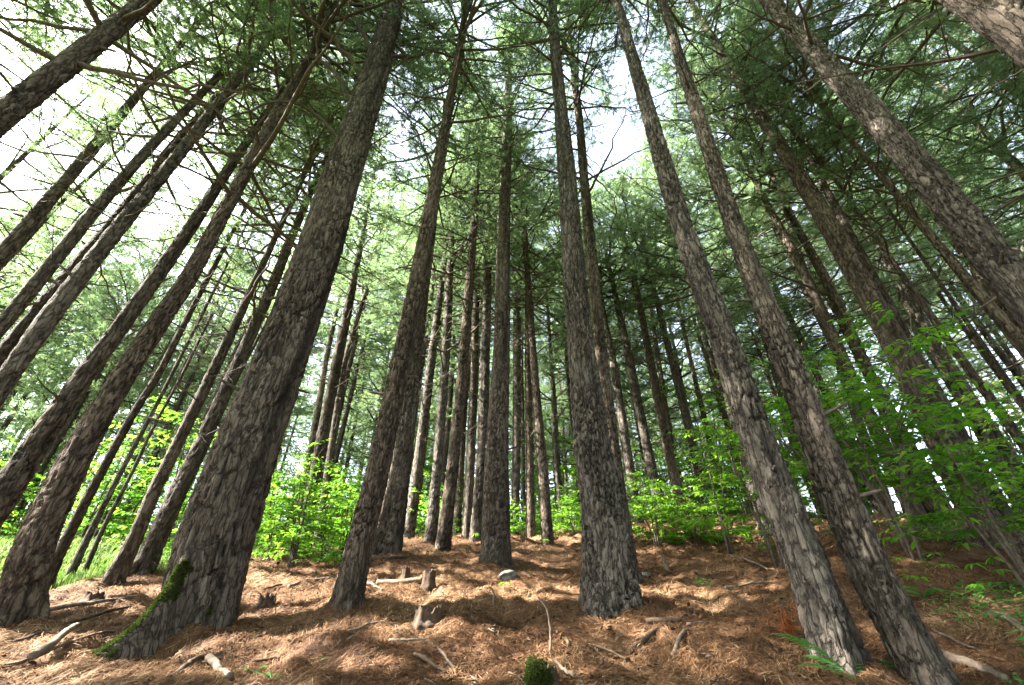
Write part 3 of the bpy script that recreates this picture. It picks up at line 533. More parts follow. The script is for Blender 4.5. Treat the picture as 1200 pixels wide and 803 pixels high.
SURF = {}
def build_pine(k, t):
    g = np.random.default_rng(1000 + k); B = t['B']; D = t['D']; H = t['H']
    root = bpy.data.objects.new('pine_tree', None); C.objects.link(root); root.location = B
    tag(root, t['label'], 'pine tree', 'pines of the tall stand')
    dd = float(np.hypot(B[0], B[1]))
    me, surf, V = trunk_mesh(t['h'], t['P'], t['R'], B, D, H, 50 + k, t['bark'], t.get('flare', .10), relief=g.uniform(.75, 1.25) if dd < 9 else .8,
                             quality=1.35 if dd < 8 else 1.5, plate=(.085 if t['id'] == 'BIG' else .056) * g.uniform(.75, 1.35), root_dirs=t.get('roots'))
    tr = link('trunk', me, root); SURF[t['id']] = (surf, V, root)
    cb = t.get('cb', .51 * H); Lc = H - cb; v = int(g.integers(0, len(CROWNS)))
    c = link('crown', CROWNS[v][0], root, surf(cb)[0]); f = link('foliage', CROWNS[v][1], c)
    c.rotation_euler = frame_rot(D, g.uniform(0, 6.28)); w = g.uniform(1.05, 1.35) * (.75 + .25 * Lc / 10) * t.get('cw', 1.0); c.scale = (w, w, Lc / 10)
    for q in range(t.get('dead', 6)):
        hq = cb - 6.5 * g.random() ** 1.25 - .2
        if hq < 2.6: continue
        p, r = surf(hq); az = g.uniform(0, 6.28)
        o = link('dead_branch', DEAD[int(g.integers(0, 8))], root, p + np.array([math.cos(az), math.sin(az), 0]) * r * .7)
        s = g.uniform(.8, 2.0) * (1 if dd > 8 else .9); o.scale = (s, s, s); o.rotation_euler = (g.uniform(0, 6.28), math.radians(g.normal(-6, 14)), az)
    if dd < 12.5:
        for q in range(int(g.integers(3, 8))):
            hq = g.uniform(1.2, min(cb - 1, 9)); p, r = surf(hq); az = g.uniform(0, 6.28)
            o = link('branch_stub', STUB[int(g.integers(0, 3))], root, p + np.array([math.cos(az), math.sin(az), 0]) * r * .85); sc = g.uniform(.7, 1.6); o.scale = (sc, sc, sc); o.rotation_euler = (g.uniform(0, 6.28), math.radians(g.normal(-5, 14)), az)
    return root

STUB = []
for k in range(3):
    b = MB(); u = np.linspace(0, 1, 6); b.tube(np.stack([u * (.10, .17, .24)[k], .02 * u ** 2 * (k - 1), .015 * u], 1), np.array([.024, .017, .014, .013, .012, .007]), 7, rough=.2); STUB.append(b.mesh('branch_stub', [BRANCH]))
for t in PINES:
    if t['id'] == 'BIG': t['roots'] = [(-.06, -1, .72, .38, .20), (.75, -.5, .14, .25, .5), (-.2, -1, .10, .3, .4)]
    if t['id'] == 'C14': t['roots'] = [(-.5, -.85, .16, .35, .35), (.6, -.8, .22, .3, .4), (.1, -1, .10, .5, .25)]
for k, t in enumerate(PINES):
    if not t.get('roots') and t.get('foot', 1) and t['d'] < 12.5:
        g = np.random.default_rng(900 + k); a0 = g.uniform(0, 6.28)
        t['roots'] = [(math.cos(a0 + q * 1.5 + g.normal(0, .3)), math.sin(a0 + q * 1.5 + g.normal(0, .3)), t['R'][0] * g.uniform(.35, .95), g.uniform(.14, .24), g.uniform(.22, .38)) for q in range(4)]
for k, t in enumerate(PINES): build_pine(k, t)

# heavy limbs of the thickest pine, seen against the sky
def limb(tree, pts, r0, name='branch', away=0.0):
    r0 *= .72
    t = next(q for q in PINES if q['id'] == tree); surf, V, root = SURF[tree]
    D = t['D']; S = unit(np.cross(D, ray(*pts[0]))); N = np.cross(D, S); P0 = t['P'][0]; P = []
    for i, q in enumerate(pts):
        r = ray(*q); X = EYE + r * ((P0 - EYE).dot(N) / r.dot(N)); P.append(X + r * away * i / (len(pts) - 1))
    P = np.array(P) - t['B']; s = np.linspace(0, 1, 14); u = np.linspace(0, 1, len(P)); g = np.random.default_rng(int(pts[0][0] * 7 + pts[-1][1]))
    Pi = np.stack([np.interp(s, u, P[:, i]) for i in range(3)], 1); Pi[1:-1] = (Pi[:-2] + Pi[1:-1] * 2 + Pi[2:]) / 4
    Lb = np.linalg.norm(P[-1] - P[0]); Pi[2:] += g.normal(0, .010 * Lb, (12, 3)); b = MB(); b.tube(Pi, r0 * (1 - .75 * s), 8, rough=.15)
    for q in range(7):
        tt = g.uniform(.3, 1); p0 = np.array([np.interp(tt, s, Pi[:, i]) for i in range(3)]); w = np.linspace(0, 1, 5)
        dr = unit(unit(P[-1] - P[0]) + g.normal(0, .6, 3)); lt = Lb * g.uniform(.12, .3); b.tube(p0 + dr * (w * lt)[:, None] + g.normal(0, .02 * lt, (5, 3)) * w[:, None], r0 * .28 * (1 - .75 * w), 4, cap=False)
    link(name, b.mesh(name, [BRANCH]), root)
limb('BIG', [(404, 172), (366, 126), (318, 119), (262, 140), (225, 165)], .055, away=-.5)
limb('BIG', [(418, 128), (395, 85), (352, 55), (312, 5)], .10, away=.8)
limb('BIG', [(432, 98), (398, 52), (350, 12), (318, -30)], .11, away=-.8)
limb('BIG', [(444, 74), (420, 30), (392, -18)], .10, away=.4)
limb('BIG', [(447, 72), (470, 55), (500, 33), (548, 12), (600, -25)], .085, away=.5)
limb('BIG', [(440, 95), (470, 72), (496, 62)], .045, away=-.4)
limb('BIG', [(424, 118), (380, 104), (340, 112)], .05, away=1.2)
limb('BIG', [(458, 34), (480, 15), (505, -2), (545, -30)], .07, away=-.5)

# ------------------------------------------------------------------ more pines behind, as far as the eye gets
taken = [(t['B'][0], t['B'][1]) for t in PINES]
SMALL = []
for k in range(5):
    H = 20.0; r0 = (.17, .19, .15, .18, .16)[k]; h = np.array([0, 3, 9, 14, 18.]); P = np.zeros((5, 3)); P[:, 2] = h; P[:, 0] = (.0, .05, .12, .05, .0) if k % 2 else (0, -.08, -.04, .05, .1)
    me, _, _ = trunk_mesh(h, P + np.array([0, 22., 0]), r0 * np.array([1, .88, .66, .42, .2]), np.array([0, 22., 0]), np.array([0, 0, 1.0]), H, 400 + k, (BARK, BARK_G, BARK_R)[k % 3], .12, quality=1.6)
    SMALL.append(me)
FAR = [('pines beyond the bright meadow', 'slender far pine beyond the bright meadow at the left'),
       ('pines at the back of the middle', 'slim distant pine crowded behind the trunks of the middle group'),
       ('pines at the back of the right side', 'slim distant pine crowded behind the bushes of the right side')]
nfar = 0
SIDES = [('pines outside the left edge', 'pine crown hanging into the top left corner from a trunk outside the view'),
         ('pines outside the right edge', 'pine crown hanging into the top right corner from a trunk outside the view')]
def far_pine(x, y, s, label, group, cbh, w):
    root = bpy.data.objects.new('pine_tree', None); C.objects.link(root); root.location = (x, y, float(ground(x, y)))
    root.rotation_euler = (rng.normal(0, .018), rng.normal(0, .018), rng.uniform(0, 6.28)); root.scale = (s, s, s); tag(root, label, 'pine tree', group)
    link('trunk', SMALL[int(rng.integers(0, 5))], root)
    c = link('crown', CROWNS[int(rng.integers(0, 7))][2], root, (0, 0, cbh)); c.scale = (w, w, (20 - cbh) / 10); c.rotation_euler.z = rng.uniform(0, 6.28)
for side in (-1, 1):
    m = 0
    for k in range(400):
        if m >= 14: break
        a = math.radians(rng.uniform(60, 77)) * side; d = rng.uniform(6.5, 20); x, y = d * math.sin(a), d * math.cos(a)
        if any(((x - GAPX * h + .5) / 3.4) ** 2 + ((y - GAPY * h - 6.5) / 2.9) ** 2 < 1 for h in range(4, 18)): continue
        if min((x - p) ** 2 + (y - q) ** 2 for p, q in taken) < 2.3 ** 2: continue
        taken.append((x, y)); m += 1; z = 0 if side < 0 else 1
        far_pine(x, y, rng.uniform(.95, 1.15), SIDES[z][1], SIDES[z][0], rng.uniform(7.5, 10), rng.uniform(1.0, 1.25))
for k in range(9000):
    if nfar >= 214: break
    a = math.radians((np.clip(rng.normal(0, 27), -60, 60)) if k > 420 else rng.uniform(20, 62) if k < 170 else rng.uniform(-60, -29)); d = 15 + 50 * rng.random() ** .75 if k > 420 else rng.uniform(12.5, 30) if k < 170 else rng.uniform(19, 46)
    if math.degrees(a) < -29 and d < (26 if math.degrees(a) > -44 else 19): continue
    x, y = d * math.sin(a), d * math.cos(a)
    if any(((x - GAPX * h + .5) / 3.4) ** 2 + ((y - GAPY * h - 6.5) / 2.9) ** 2 < 1 for h in range(4, 18)): continue   # a gap in the stand lets the sun in
    if any(((x - GAPX * h + 11) / 4.5) ** 2 + ((y - GAPY * h - 12.5) / 5.0) ** 2 < 1 for h in range(4, 12)): continue  # and over the meadow
    if min((x - p) ** 2 + (y - q) ** 2 for p, q in taken) < (2.0 if d < 30 else 2.6) ** 2: continue
    taken.append((x, y)); nfar += 1
    zone = 0 if math.degrees(a) < -29 else 1 if math.degrees(a) < 9 else 2
    far_pine(x, y, rng.uniform(.8, 1.15), FAR[zone][1], FAR[zone][0], rng.uniform(7, 11.5) if d < 28 else rng.uniform(2.5, 8), rng.uniform(1.1, 1.4))

# the wood goes on behind the photographer and shades the near trunks from there
def wood_behind():
    g = np.random.default_rng(66); b = MB(); fv, ft, fr = [], [], []; n0 = 0; light = [crown_parts(700 + k, 10.0, 3.2, .75, 1) for k in range(2)]; spots = []
    while len(spots) < 62:
        a = math.radians(g.uniform(72, 288)); d = g.uniform(4.5, 22); x, y = d * math.sin(a), d * math.cos(a)
        if any(((x - GAPX * h + .5) / 3.4) ** 2 + ((y - GAPY * h - 6.5) / 2.9) ** 2 < 1 for h in range(4, 20)): continue
        if all((x - p) ** 2 + (y - q) ** 2 > 7 for p, q in spots): spots.append((x, y))
    for q, (x, y) in enumerate(spots):
        z = float(ground(x, y)); u = np.linspace(0, 1, 12); b.tube(np.stack([x + 0 * u, y + 0 * u, z - .3 + 21 * u], 1), .2 * (1 - .85 * u), 10)
        wd, (cv, ct, cr) = light[q % 2]; cv = cv.reshape(-1, 3, 3)[::3]; m = cv.mean(1, keepdims=True); cv = m + (cv - m) * 1.75; th = g.uniform(0, 6.28); R = np.array([[math.cos(th), -math.sin(th), 0], [math.sin(th), math.cos(th), 0], [0, 0, 1.3]])
        cv = cv.reshape(-1, 3) @ R.T + np.array([x, y, z + 9.5]); fv.append(cv); ft.append(np.arange(len(cv)).reshape(-1, 3) + n0); n0 += len(cv); fr.append(np.full(len(cv), .5))
    tv = np.concatenate(b.V); tq = np.concatenate(b.Q); fv = np.concatenate(fv); ft = np.concatenate(ft) + len(tv)
    me = mesh_np('pine_wood', np.concatenate([tv, fv]), tq, ft, [BARK, NEEDLE], np.concatenate([np.zeros(len(tq)), np.ones(len(ft))]), {'rnd': np.concatenate([np.full(len(tv), .5)] + fr), 'plate': np.ones(len(tv) + len(fv))}, False)
    tag(link('pine_wood', me), kind='stuff')
wood_behind()

# ------------------------------------------------------------------ broad leaved undergrowth
def leaf_quads(p, d, nrm, L, Wd, droop):
    """Pointed oval leaves folded along the midrib: 8 vertices each."""
    s = unit(np.cross(d, nrm)); n = unit(np.cross(s, d))
    t = [0, .30, .66, 1.0]; wv = [.0, .46, .40, .0]; V = []
    for i in range(4):
        c = p + d * (L * t[i]) - n * (L * droop * t[i] ** 2)
        if i in (0, 3): V.append(c)
        else:
            V.append(c + s * (Wd * wv[i]) + n * Wd * .10); V.append(c); V.append(c - s * (Wd * wv[i]) + n * Wd * .10)
    V = np.stack(V, 1)                                              # k, 8, 3: tip0, l1 m1 r1, l2 m2 r2, tip
    k = len(p); o = np.arange(k)[:, None] * 8
    Q = np.concatenate([o + np.array([1, 2, 5, 4]), o + np.array([2, 3, 6, 5])])
    T = np.concatenate([o + np.array(q) for q in ([0, 2, 1], [0, 3, 2], [4, 5, 7], [5, 6, 7])])
    return V.reshape(-1, 3), Q, T

def shrub_meshes(seed, Hs, spread, nstem, nbr, leafL=.10, nl=9, lean=(0, 0), low=.25):
    g = np.random.default_rng(seed); stems = []; lp, ld, ln, lr = [], [], [], []
    for s in range(nstem):
        b = MB(); az = g.uniform(0, 6.28) if nstem > 1 else g.uniform(0, 6.28); out = np.array([math.cos(az), math.sin(az), 0])
        hs = Hs * g.uniform(.7, 1.05); u = np.linspace(0, 1, 12)
        P = out * (spread * g.uniform(.25, .6) * u ** 1.4)[:, None] + np.array([lean[0], lean[1], 0]) * (u ** 1.3)[:, None] + np.array([0, 0, 1]) * (hs * u)[:, None]
        P[1:] += g.normal(0, .018 * hs, (11, 3)) * u[1:, None]; P += out * .06; P[0, 2] = -.1
        r0 = .009 * hs + .004
        b.tube(P, r0 * (1 - .82 * u), 6, rough=.1)
        for q in range(nbr):
            tt = low + (1 - low) * (q + g.random()) / nbr; p0 = np.array([np.interp(tt, u, P[:, i]) for i in range(3)])
            a2 = q * 2.4 + g.normal(0, .4); o2 = np.array([math.cos(a2), math.sin(a2), 0]); Lb = spread * g.uniform(.35, .8) * (1.15 - .6 * tt); w = np.linspace(0, 1, 7)
            Bp = p0 + o2 * (w * Lb)[:, None] + np.array([0, 0, 1]) * (Lb * (.28 * w - .22 * w ** 2) * g.uniform(.4, 1.4))[:, None] + g.normal(0, .012, (7, 3)) * w[:, None]
            b.tube(Bp, .25 * r0 * (1 - .8 * w) + .0012, 4, cap=False)
            nsp = max(2, int(Lb / .16))
            for e in range(nsp + 1):
                we = .25 + .75 * e / nsp; p1 = np.array([np.interp(we, w, Bp[:, i]) for i in range(3)]); side = 1 if e % 2 else -1
                sd = np.array([-o2[1], o2[0], 0]) * side; dr = unit(o2 * g.uniform(.4, 1.0) + sd * (g.uniform(.5, 1.1) if e < nsp else 0) + np.array([0, 0, g.normal(0, .16)])); lt = g.uniform(.16, .40) * (.7 + spread * .2)
                Qp = p1 + dr * (np.linspace(0, 1, 3) * lt)[:, None]; b.tube(Qp, np.array([.0028, .002, .001]), 3, cap=False)
                k = int(nl * g.uniform(.6, 1.2))
                f = np.linspace(.1, 1, k); c = p1 + dr * (f * lt)[:, None]; sg = np.where(np.arange(k) % 2, 1, -1)[:, None]; sdv = unit(np.cross(dr, [0, 0, 1.0]))
                dd = unit(dr * g.uniform(.4, .9, (k, 1)) + sdv * sg * g.uniform(.5, 1.0, (k, 1)) + np.stack([g.normal(0, .12, k), g.normal(0, .12, k), g.normal(-.12, .2, k)], 1))
                dd[-1] = unit(dr + g.normal(0, .1, 3))
                lp.append(c); ld.append(dd); ln.append(unit(np.stack([g.normal(0, .3, k), g.normal(0, .3, k), np.ones(k)], 1))); lr.append(np.clip(np.full(k, g.uniform(.1, .8)) + g.normal(0, .13, k), 0, 1))
        stems.append(b.mesh('stem', [BRANCH]))
    p = np.concatenate(lp); d = np.concatenate(ld); n = np.concatenate(ln); L = leafL * g.uniform(.6, 1.25, (len(p), 1))
    V, Q, T = leaf_quads(p, d, n, L, L * g.uniform(.42, .55, (len(p), 1)), g.uniform(.05, .45, (len(p), 1)))
    return stems, mesh_np('foliage', V, Q, T, [LEAF], None, {'rnd': np.repeat(np.concatenate(lr), 8)}, True)

def place_shrub(name, label, cat, B, meshes, group=None, sc=1.0, rz=0.0):
    root = bpy.data.objects.new(name, None); C.objects.link(root); root.location = B; root.scale = (sc,) * 3; root.rotation_euler.z = rz
    tag(root, label, cat, group)
    for m in meshes[0]: link('stem', m, root)
    link('foliage', meshes[1], root)
    return root

def pix_base(x, y, d):
    p = at_dist(x, y, d); p[2] = float(ground(p[0], p[1])); return p
G1 = 'broad leaved bushes under the pines'
place_shrub('leafy_bush', 'big broad leaved bush spreading from several dark stems at the right', 'bush', pix_base(1066, 637, 9.0), shrub_meshes(21, 3.6, 2.1, 6, 10, .12, 9, (.1, -.5), .34), G1)
place_shrub('leafy_bush', 'full leafy bush filling the space right behind the right trunk of the foreground pair', 'bush', pix_base(1000, 625, 9.8), shrub_meshes(33, 3.4, 1.7, 5, 9, .12, 9, (0, 0), .36), G1)
place_shrub('leafy_bush', 'loose young bush at the right side of the thickest trunk, behind the fresh green one', 'bush', pix_base(318, 652, 11.5), shrub_meshes(34, 2.5, 1.0, 5, 10, .10, 8, (0, 0), .05), G1)
place_shrub('leafy_bush', 'wide loose bush between the thickest trunk and the leaning brown pine', 'bush', pix_base(378, 648, 10.4), shrub_meshes(35, 1.9, 1.1, 5, 9, .10, 8, (0, 0), .03), G1)
place_shrub('leafy_bush', 'tall leafy bush seen in the gap between the leaning foreground pair', 'bush', pix_base(900, 615, 9.6), shrub_meshes(22, 3.7, 1.2, 4, 11, .12, 9, (0, 0), .22), G1)
place_shrub('leafy_bush', 'bright leafy sapling left of the leaning foreground pair', 'bush', pix_base(846, 612, 11.5), shrub_meshes(23, 3.4, 1.05, 3, 12, .12, 9, (0, 0), .12), G1)
place_shrub('leafy_bush', 'leafy bush at the right edge over the dark pine feet', 'bush', pix_base(1180, 632, 8.2), shrub_meshes(24, 2.3, 1.5, 5, 10, .12, 9, (0, 0), .3), G1)
place_shrub('leafy_bush', 'low green bush right of the big grey plated pine', 'bush', pix_base(768, 622, 12.5), shrub_meshes(25, 1.9, 1.3, 5, 9, .12, 9, (0, 0), .05), G1)
place_shrub('leafy_bush', 'low green bush before the palest trunk of the right back group', 'bush', pix_base(815, 622, 12.8), shrub_meshes(26, 1.5, 1.3, 5, 9, .12, 9, (0, 0), .05), G1)
place_shrub('leafy_bush', 'fresh green bush right of the thickest trunk', 'bush', pix_base(345, 655, 9.6), shrub_meshes(27, 2.1, 1.15, 6, 11, .10, 9, (0, 0), .06), G1)
place_shrub('leafy_bush', 'green bush behind the leaning brown pine', 'bush', pix_base(402, 640, 11.0), shrub_meshes(28, 1.7, 1.1, 5, 10, .10, 9, (0, 0), .06), G1)
place_shrub('leafy_bush', 'leafy bush between the flaky pine and the slim pines of the centre group', 'bush', pix_base(486, 632, 14.5), shrub_meshes(29, 1.5, 1.0, 4, 9, .11, 9, (0, 0), .05), G1)
place_shrub('leafy_bush', 'small leafy bush at the feet of the pale left leaning pine', 'bush', pix_base(672, 622, 15.5), shrub_meshes(30, 1.1, 1.1, 4, 8, .11, 9, (0, 0), .05), G1)
place_shrub('leafy_bush', 'small leafy bush behind the straight middle pine', 'bush', pix_base(612, 622, 17), shrub_meshes(31, 1.2, 1.2, 4, 8, .11, 9, (0, 0), .05), G1)
place_shrub('leafy_bush', 'slender light green bush on the near edge of the meadow', 'bush', pix_base(166, 660, 11.5), shrub_meshes(32, 1.1, .6, 3, 7, .09, 8, (0, 0), .1), G1)
BUSH = [shrub_meshes(40 + k, (1.6, 2.4, 1.2, 3.2)[k], (1.1, 1.3, .9, 1.5)[k], 4, 9, .11, 8, (0, 0), .06) for k in range(4)]
g = np.random.default_rng(5); nb = 0
while nb < 135:
    a = math.radians(g.uniform(-58, -26) if nb % 3 == 0 else g.uniform(-26, 52)); d = g.uniform(17, 46)
    if math.degrees(a) > -25 and d < 17.5: continue
    x, y = d * math.sin(a), d * math.cos(a); nb += 1; k = int(g.integers(0, 4)); left = math.degrees(a) < -25
    place_shrub('leafy_bush', 'pale green bush of the thicket beyond the meadow' if left else 'leafy bush of the low thicket behind the furthest trunks', 'bush', (x, y, float(ground(x, y)) - .05), BUSH[k], 'bushes beyond the meadow' if left else 'bushes behind the furthest trunks', g.uniform(.8, 1.4) * (1 if d < 22 else 1.6), g.uniform(0, 6.28))

nb = 0
while nb < 34:
    a = math.radians(g.uniform(-24, 34)); d = g.uniform(15, 24); x, y = d * math.sin(a), d * math.cos(a)
    if min((x - p) ** 2 + (y - q) ** 2 for p, q in taken) < .5: continue
    nb += 1; place_shrub('leafy_bush', 'leafy bush of the low thicket behind the furthest trunks', 'bush', (x, y, float(ground(x, y)) - .05), BUSH[int(g.integers(0, 3))], 'bushes behind the furthest trunks', g.uniform(.45, .85), g.uniform(0, 6.28))

def seedling(px, py, label, n=6, h=.22, L=.14, seed=0, group='seedlings on the forest floor'):
    B = ground_hit(px, py)
    if B is None: return
    g = np.random.default_rng(seed + int(px * 3 + py)); b = MB(); u = np.linspace(0, 1, 5)
    P = np.stack([.03 * g.normal() * u, .03 * g.normal() * u, -.03 + (h + .03) * u], 1); b.tube(P, .004 * (1 - .5 * u), 4)
    a = np.arange(n) * 6.283 / n + g.normal(0, .25, n); d = unit(np.stack([np.cos(a), np.sin(a), g.normal(.05, .15, n)], 1))
    Ls = L * g.uniform(.7, 1.2, (n, 1)); V, Q, T = leaf_quads(np.repeat(P[-1:], n, 0) + d * .01, d, np.tile([0, 0, 1.0], (n, 1)), Ls, Ls * .42, g.uniform(.3, .7, (n, 1)))
    root = bpy.data.objects.new('seedling', None); C.objects.link(root); root.location = B; tag(root, label, 'seedling', group)
    link('stem', b.mesh('stem', [BRANCH]), root); link('foliage', mesh_np('foliage', V, Q, T, [LEAF], None, {'rnd': np.repeat(g.uniform(.2, .9, n), 8)}), root)
seedling(1138, 662, 'pale drooping five leaved seedling in front of the big bush at the right', 7, .26, .17)
seedling(591, 694, 'tiny seedling growing below the stone of the middle', 6, .12, .10)
seedling(838, 640, 'bright seedling on the needles left of the foreground pair', 6, .18, .12)
seedling(160, 672, 'seedling beside the foot of the grey pine by the meadow', 7, .25, .14)
for k, (x, y) in enumerate([(1082, 655), (1105, 668), (1120, 690), (1062, 668), (1090, 700), (1150, 690), (1170, 668), (1190, 690), (1045, 655), (880, 640), (862, 632), (900, 648), (1130, 640), (1185, 655), (555, 640), (640, 640), (690, 632), (1100, 645), (1075, 690), (1160, 710)]):
    seedling(x, y, 'low seedling of the dark green patch under the bushes', 7, .15 + .06 * (k % 3), .12, k, 'seedlings under the bushes')

def fern(px, py, label, n, L, az, seed, B=None, spreadaz=1.0, mat=None, name='fern', cat='fern', el=.75):
    g = np.random.default_rng(seed); B = ground_hit(px, py) if B is None else B
    root = bpy.data.objects.new(name, None); C.objects.link(root); root.location = B; tag(root, label, cat)
    for q in range(n):
        a = az + (q - (n - 1) / 2) * spreadaz / max(1, n - 1) * 2 + g.normal(0, .12); Lf = L * g.uniform(.75, 1.1); m = 22; u = np.linspace(0, 1, m)
        o = np.array([math.cos(a), math.sin(a), 0]); e0 = el * g.uniform(.8, 1.2)
        R = o * (Lf * (u - .12 * u ** 3))[:, None] + np.array([0, 0, 1]) * (Lf * (e0 * u - .62 * u ** 2))[:, None]
        b = MB(); b.tube(R, .0035 * (1 - .8 * u) + .0006, 4, cap=False, rnd=.2); tg = unit(np.gradient(R, axis=0)); sd = unit(np.cross(tg, [0, 0, 1.0])); up = np.cross(sd, tg)
        for s in (-1, 1):
            i = np.arange(4, m); w = np.sin(np.clip((u[i] - .1) / .9, 0, 1) * math.pi * .93 + .12) ** .8 * Lf * .24 * (1 - .35 * u[i])
            dr = unit(sd[i] * s + tg[i] * .45 - up[i] * .12 + g.normal(0, .05, (len(i), 3)))
            V, Q, T = leaf_quads(R[i], dr, up[i], w[:, None], w[:, None] * .13, np.full((len(i), 1), .15)); b.add(V, Q, T, np.repeat(g.uniform(.2, .9, len(i)), 8))
            for f in range(6):                                       # small lobes along each pinna
                c = R[i] + dr * (w * (f + .5) / 7.0)[:, None]; ll = (w * .20 * (1 - f * .13))[:, None]
                for s2 in (-1, 1):
                    ld = unit(dr * .6 + tg[i] * s2 * .8); V, Q, T = leaf_quads(c, ld, up[i], ll, ll * .5, np.full((len(i), 1), .15)); b.add(V, Q, T, np.repeat(g.uniform(.2, .9, len(i)), 8))
        link('frond', b.mesh('frond', [mat or FERN]), root)
    return root
fern(1012, 806, 'green fern in front of the left foot of the leaning foreground pair', 5, .60, 2.1, 3, spreadaz=1.25, el=.95)
fern(1074, 795, 'green fern before the right foot of the leaning foreground pair', 4, .42, 1.4, 4, spreadaz=1.2, el=.95)
fern(318, 797, 'tiny pale fern sprig below the thickest trunk', 4, .14, 2.0, 6, spreadaz=1.5)
fern(296, 789, 'small bright fern sprig closest to the foot of the thickest trunk', 4, .15, 2.6, 7, spreadaz=1.5)
fern(372, 775, 'pale fern sprig on the needles right of the thickest trunk', 3, .10, 1.5, 8, spreadaz=1.4)
fern(1082, 702, 'bushy fern in the dark green patch under the big bush', 7, .38, 1.6, 9, spreadaz=3.0)
fern(1180, 690, 'fern at the right edge beneath the bushes', 6, .32, 2.2, 10, spreadaz=2.6)

# ------------------------------------------------------------------ stumps, logs, sticks and stones
def stump(px, py, r, h, label, seed, mat=DEADWOOD, moss=False, tilt=(0, 0), spl=.35):
    B = ground_hit(px, py); g = np.random.default_rng(seed); n, m = 40, 16; th = np.arange(n) * 2 * math.pi / n; u = np.linspace(-.3, 1, m)
    TH, U = np.meshgrid(th, u); top = 1 + spl * (noise2(np.cos(TH) * 2.3 + seed, np.sin(TH) * 2.3, seed) + 1.2 * noise2(np.cos(TH) * 6 + seed, np.sin(TH) * 6, seed))
    R = r * (1 + .35 * np.exp(-np.clip(U, 0, 1) * 5) + .16 * noise2(np.cos(TH) * 3 + seed, np.sin(TH) * 3 + U * .6, 3) * 2 + .08 * noise2(np.cos(TH) * 9, np.sin(TH) * 9 + U * 2, 4))
    Z = U * h * np.where(U > .3, top, 1); V = np.stack([R * np.cos(TH) + tilt[0] * Z, R * np.sin(TH) + tilt[1] * Z, Z], -1).reshape(-1, 3)
    i = np.arange(m - 1)[:, None] * n; j = np.arange(n)[None]; j2 = (j + 1) % n; Q = np.stack([i + j, i + j2, i + n + j2, i + n + j], -1).reshape(-1, 4)
    b = MB(); b.add(V, Q)
    root = bpy.data.objects.new('tree_stump', None); C.objects.link(root); root.location = B; tag(root, label, 'stump')
    link('bark', b.mesh('bark', [mat]), root)
    k = 4; rim = V[-n:]; c = rim.mean(0); V2 = [rim]
    for q in range(1, k): V2.append(c + (rim - c) * (1 - q / k) + np.array([0, 0, 1]) * (g.normal(0, .10 * h, (n, 1)) - .02 * q))
    V2 = np.concatenate(V2 + [c[None] - np.array([[0, 0, .15 * h]])]); i = np.arange(k - 1)[:, None] * n; Q2 = np.stack([i + j, i + j2, i + n + j2, i + n + j], -1).reshape(-1, 4)
    jj = np.arange(n); T2 = np.stack([(k - 1) * n + jj, (k - 1) * n + (jj + 1) % n, np.full(n, k * n)], -1); b2 = MB(); b2.add(V2 - np.array([0, 0, .002]), Q2, T2); link('broken_top', b2.mesh('broken_top', [mat], False), root)
    if moss:
        NN = np.stack([np.cos(TH), np.sin(TH), .3 + 0 * TH], -1).reshape(-1, 3); kk = (np.arange(len(V)) >= n * 4) & (NN[:, 0] + .8 * noise2(V[:, 0] * 30, V[:, 2] * 30 + V[:, 1] * 20, 2) < .25); link('moss', moss_blades(V[kk], NN[kk], 9000, seed, .014, .02), root)

def moss_blades(P, N, cnt, seed, L, jit=.012):
    g = np.random.default_rng(seed); i = g.integers(0, len(P), cnt); j = np.clip(i + g.integers(-1, 2, cnt), 0, len(P) - 1); w = g.random((cnt, 1)); near = np.linalg.norm(P[i] - P[j], axis=1, keepdims=True) < .12
    c = np.where(near, P[i] * w + P[j] * (1 - w), P[i]); c = c + np.cross(N[i], g.normal(0, 1, (cnt, 3))) * jit; d = unit(N[i] + g.normal(0, .55, (cnt, 3))); s = unit(np.cross(d, g.normal(0, 1, (cnt, 3)))) * .005
    l = L * g.uniform(.5, 1.3, (cnt, 1)); V = np.stack([c - s, c + s, c + d * l], 1).reshape(-1, 3)
    return mesh_np('moss', V, None, np.arange(cnt * 3).reshape(-1, 3), [MOSS], None, {'rnd': np.repeat(g.random(cnt), 3)}, False)

stump(502, 689, .085, .22, 'dark knee high stump at the right end of a pale log', 1, spl=.25)
stump(475, 680, .055, .16, 'small dark stump between the flaky pine and the pale log', 2, spl=.3)
stump(500, 733, .13, .15, 'hollow rotten stump on the open needles left of the middle', 3, spl=.45)
stump(637, 812, .10, .14, 'moss covered stump at the bottom edge in the middle', 4, moss=True, spl=.3)
stump(108, 706, .10, .10, 'low rotten stump at the left before the meadow', 5, spl=.5)
stump(311, 712, .10, .13, 'crumbling low stump right behind the thickest trunk', 7, spl=.7)

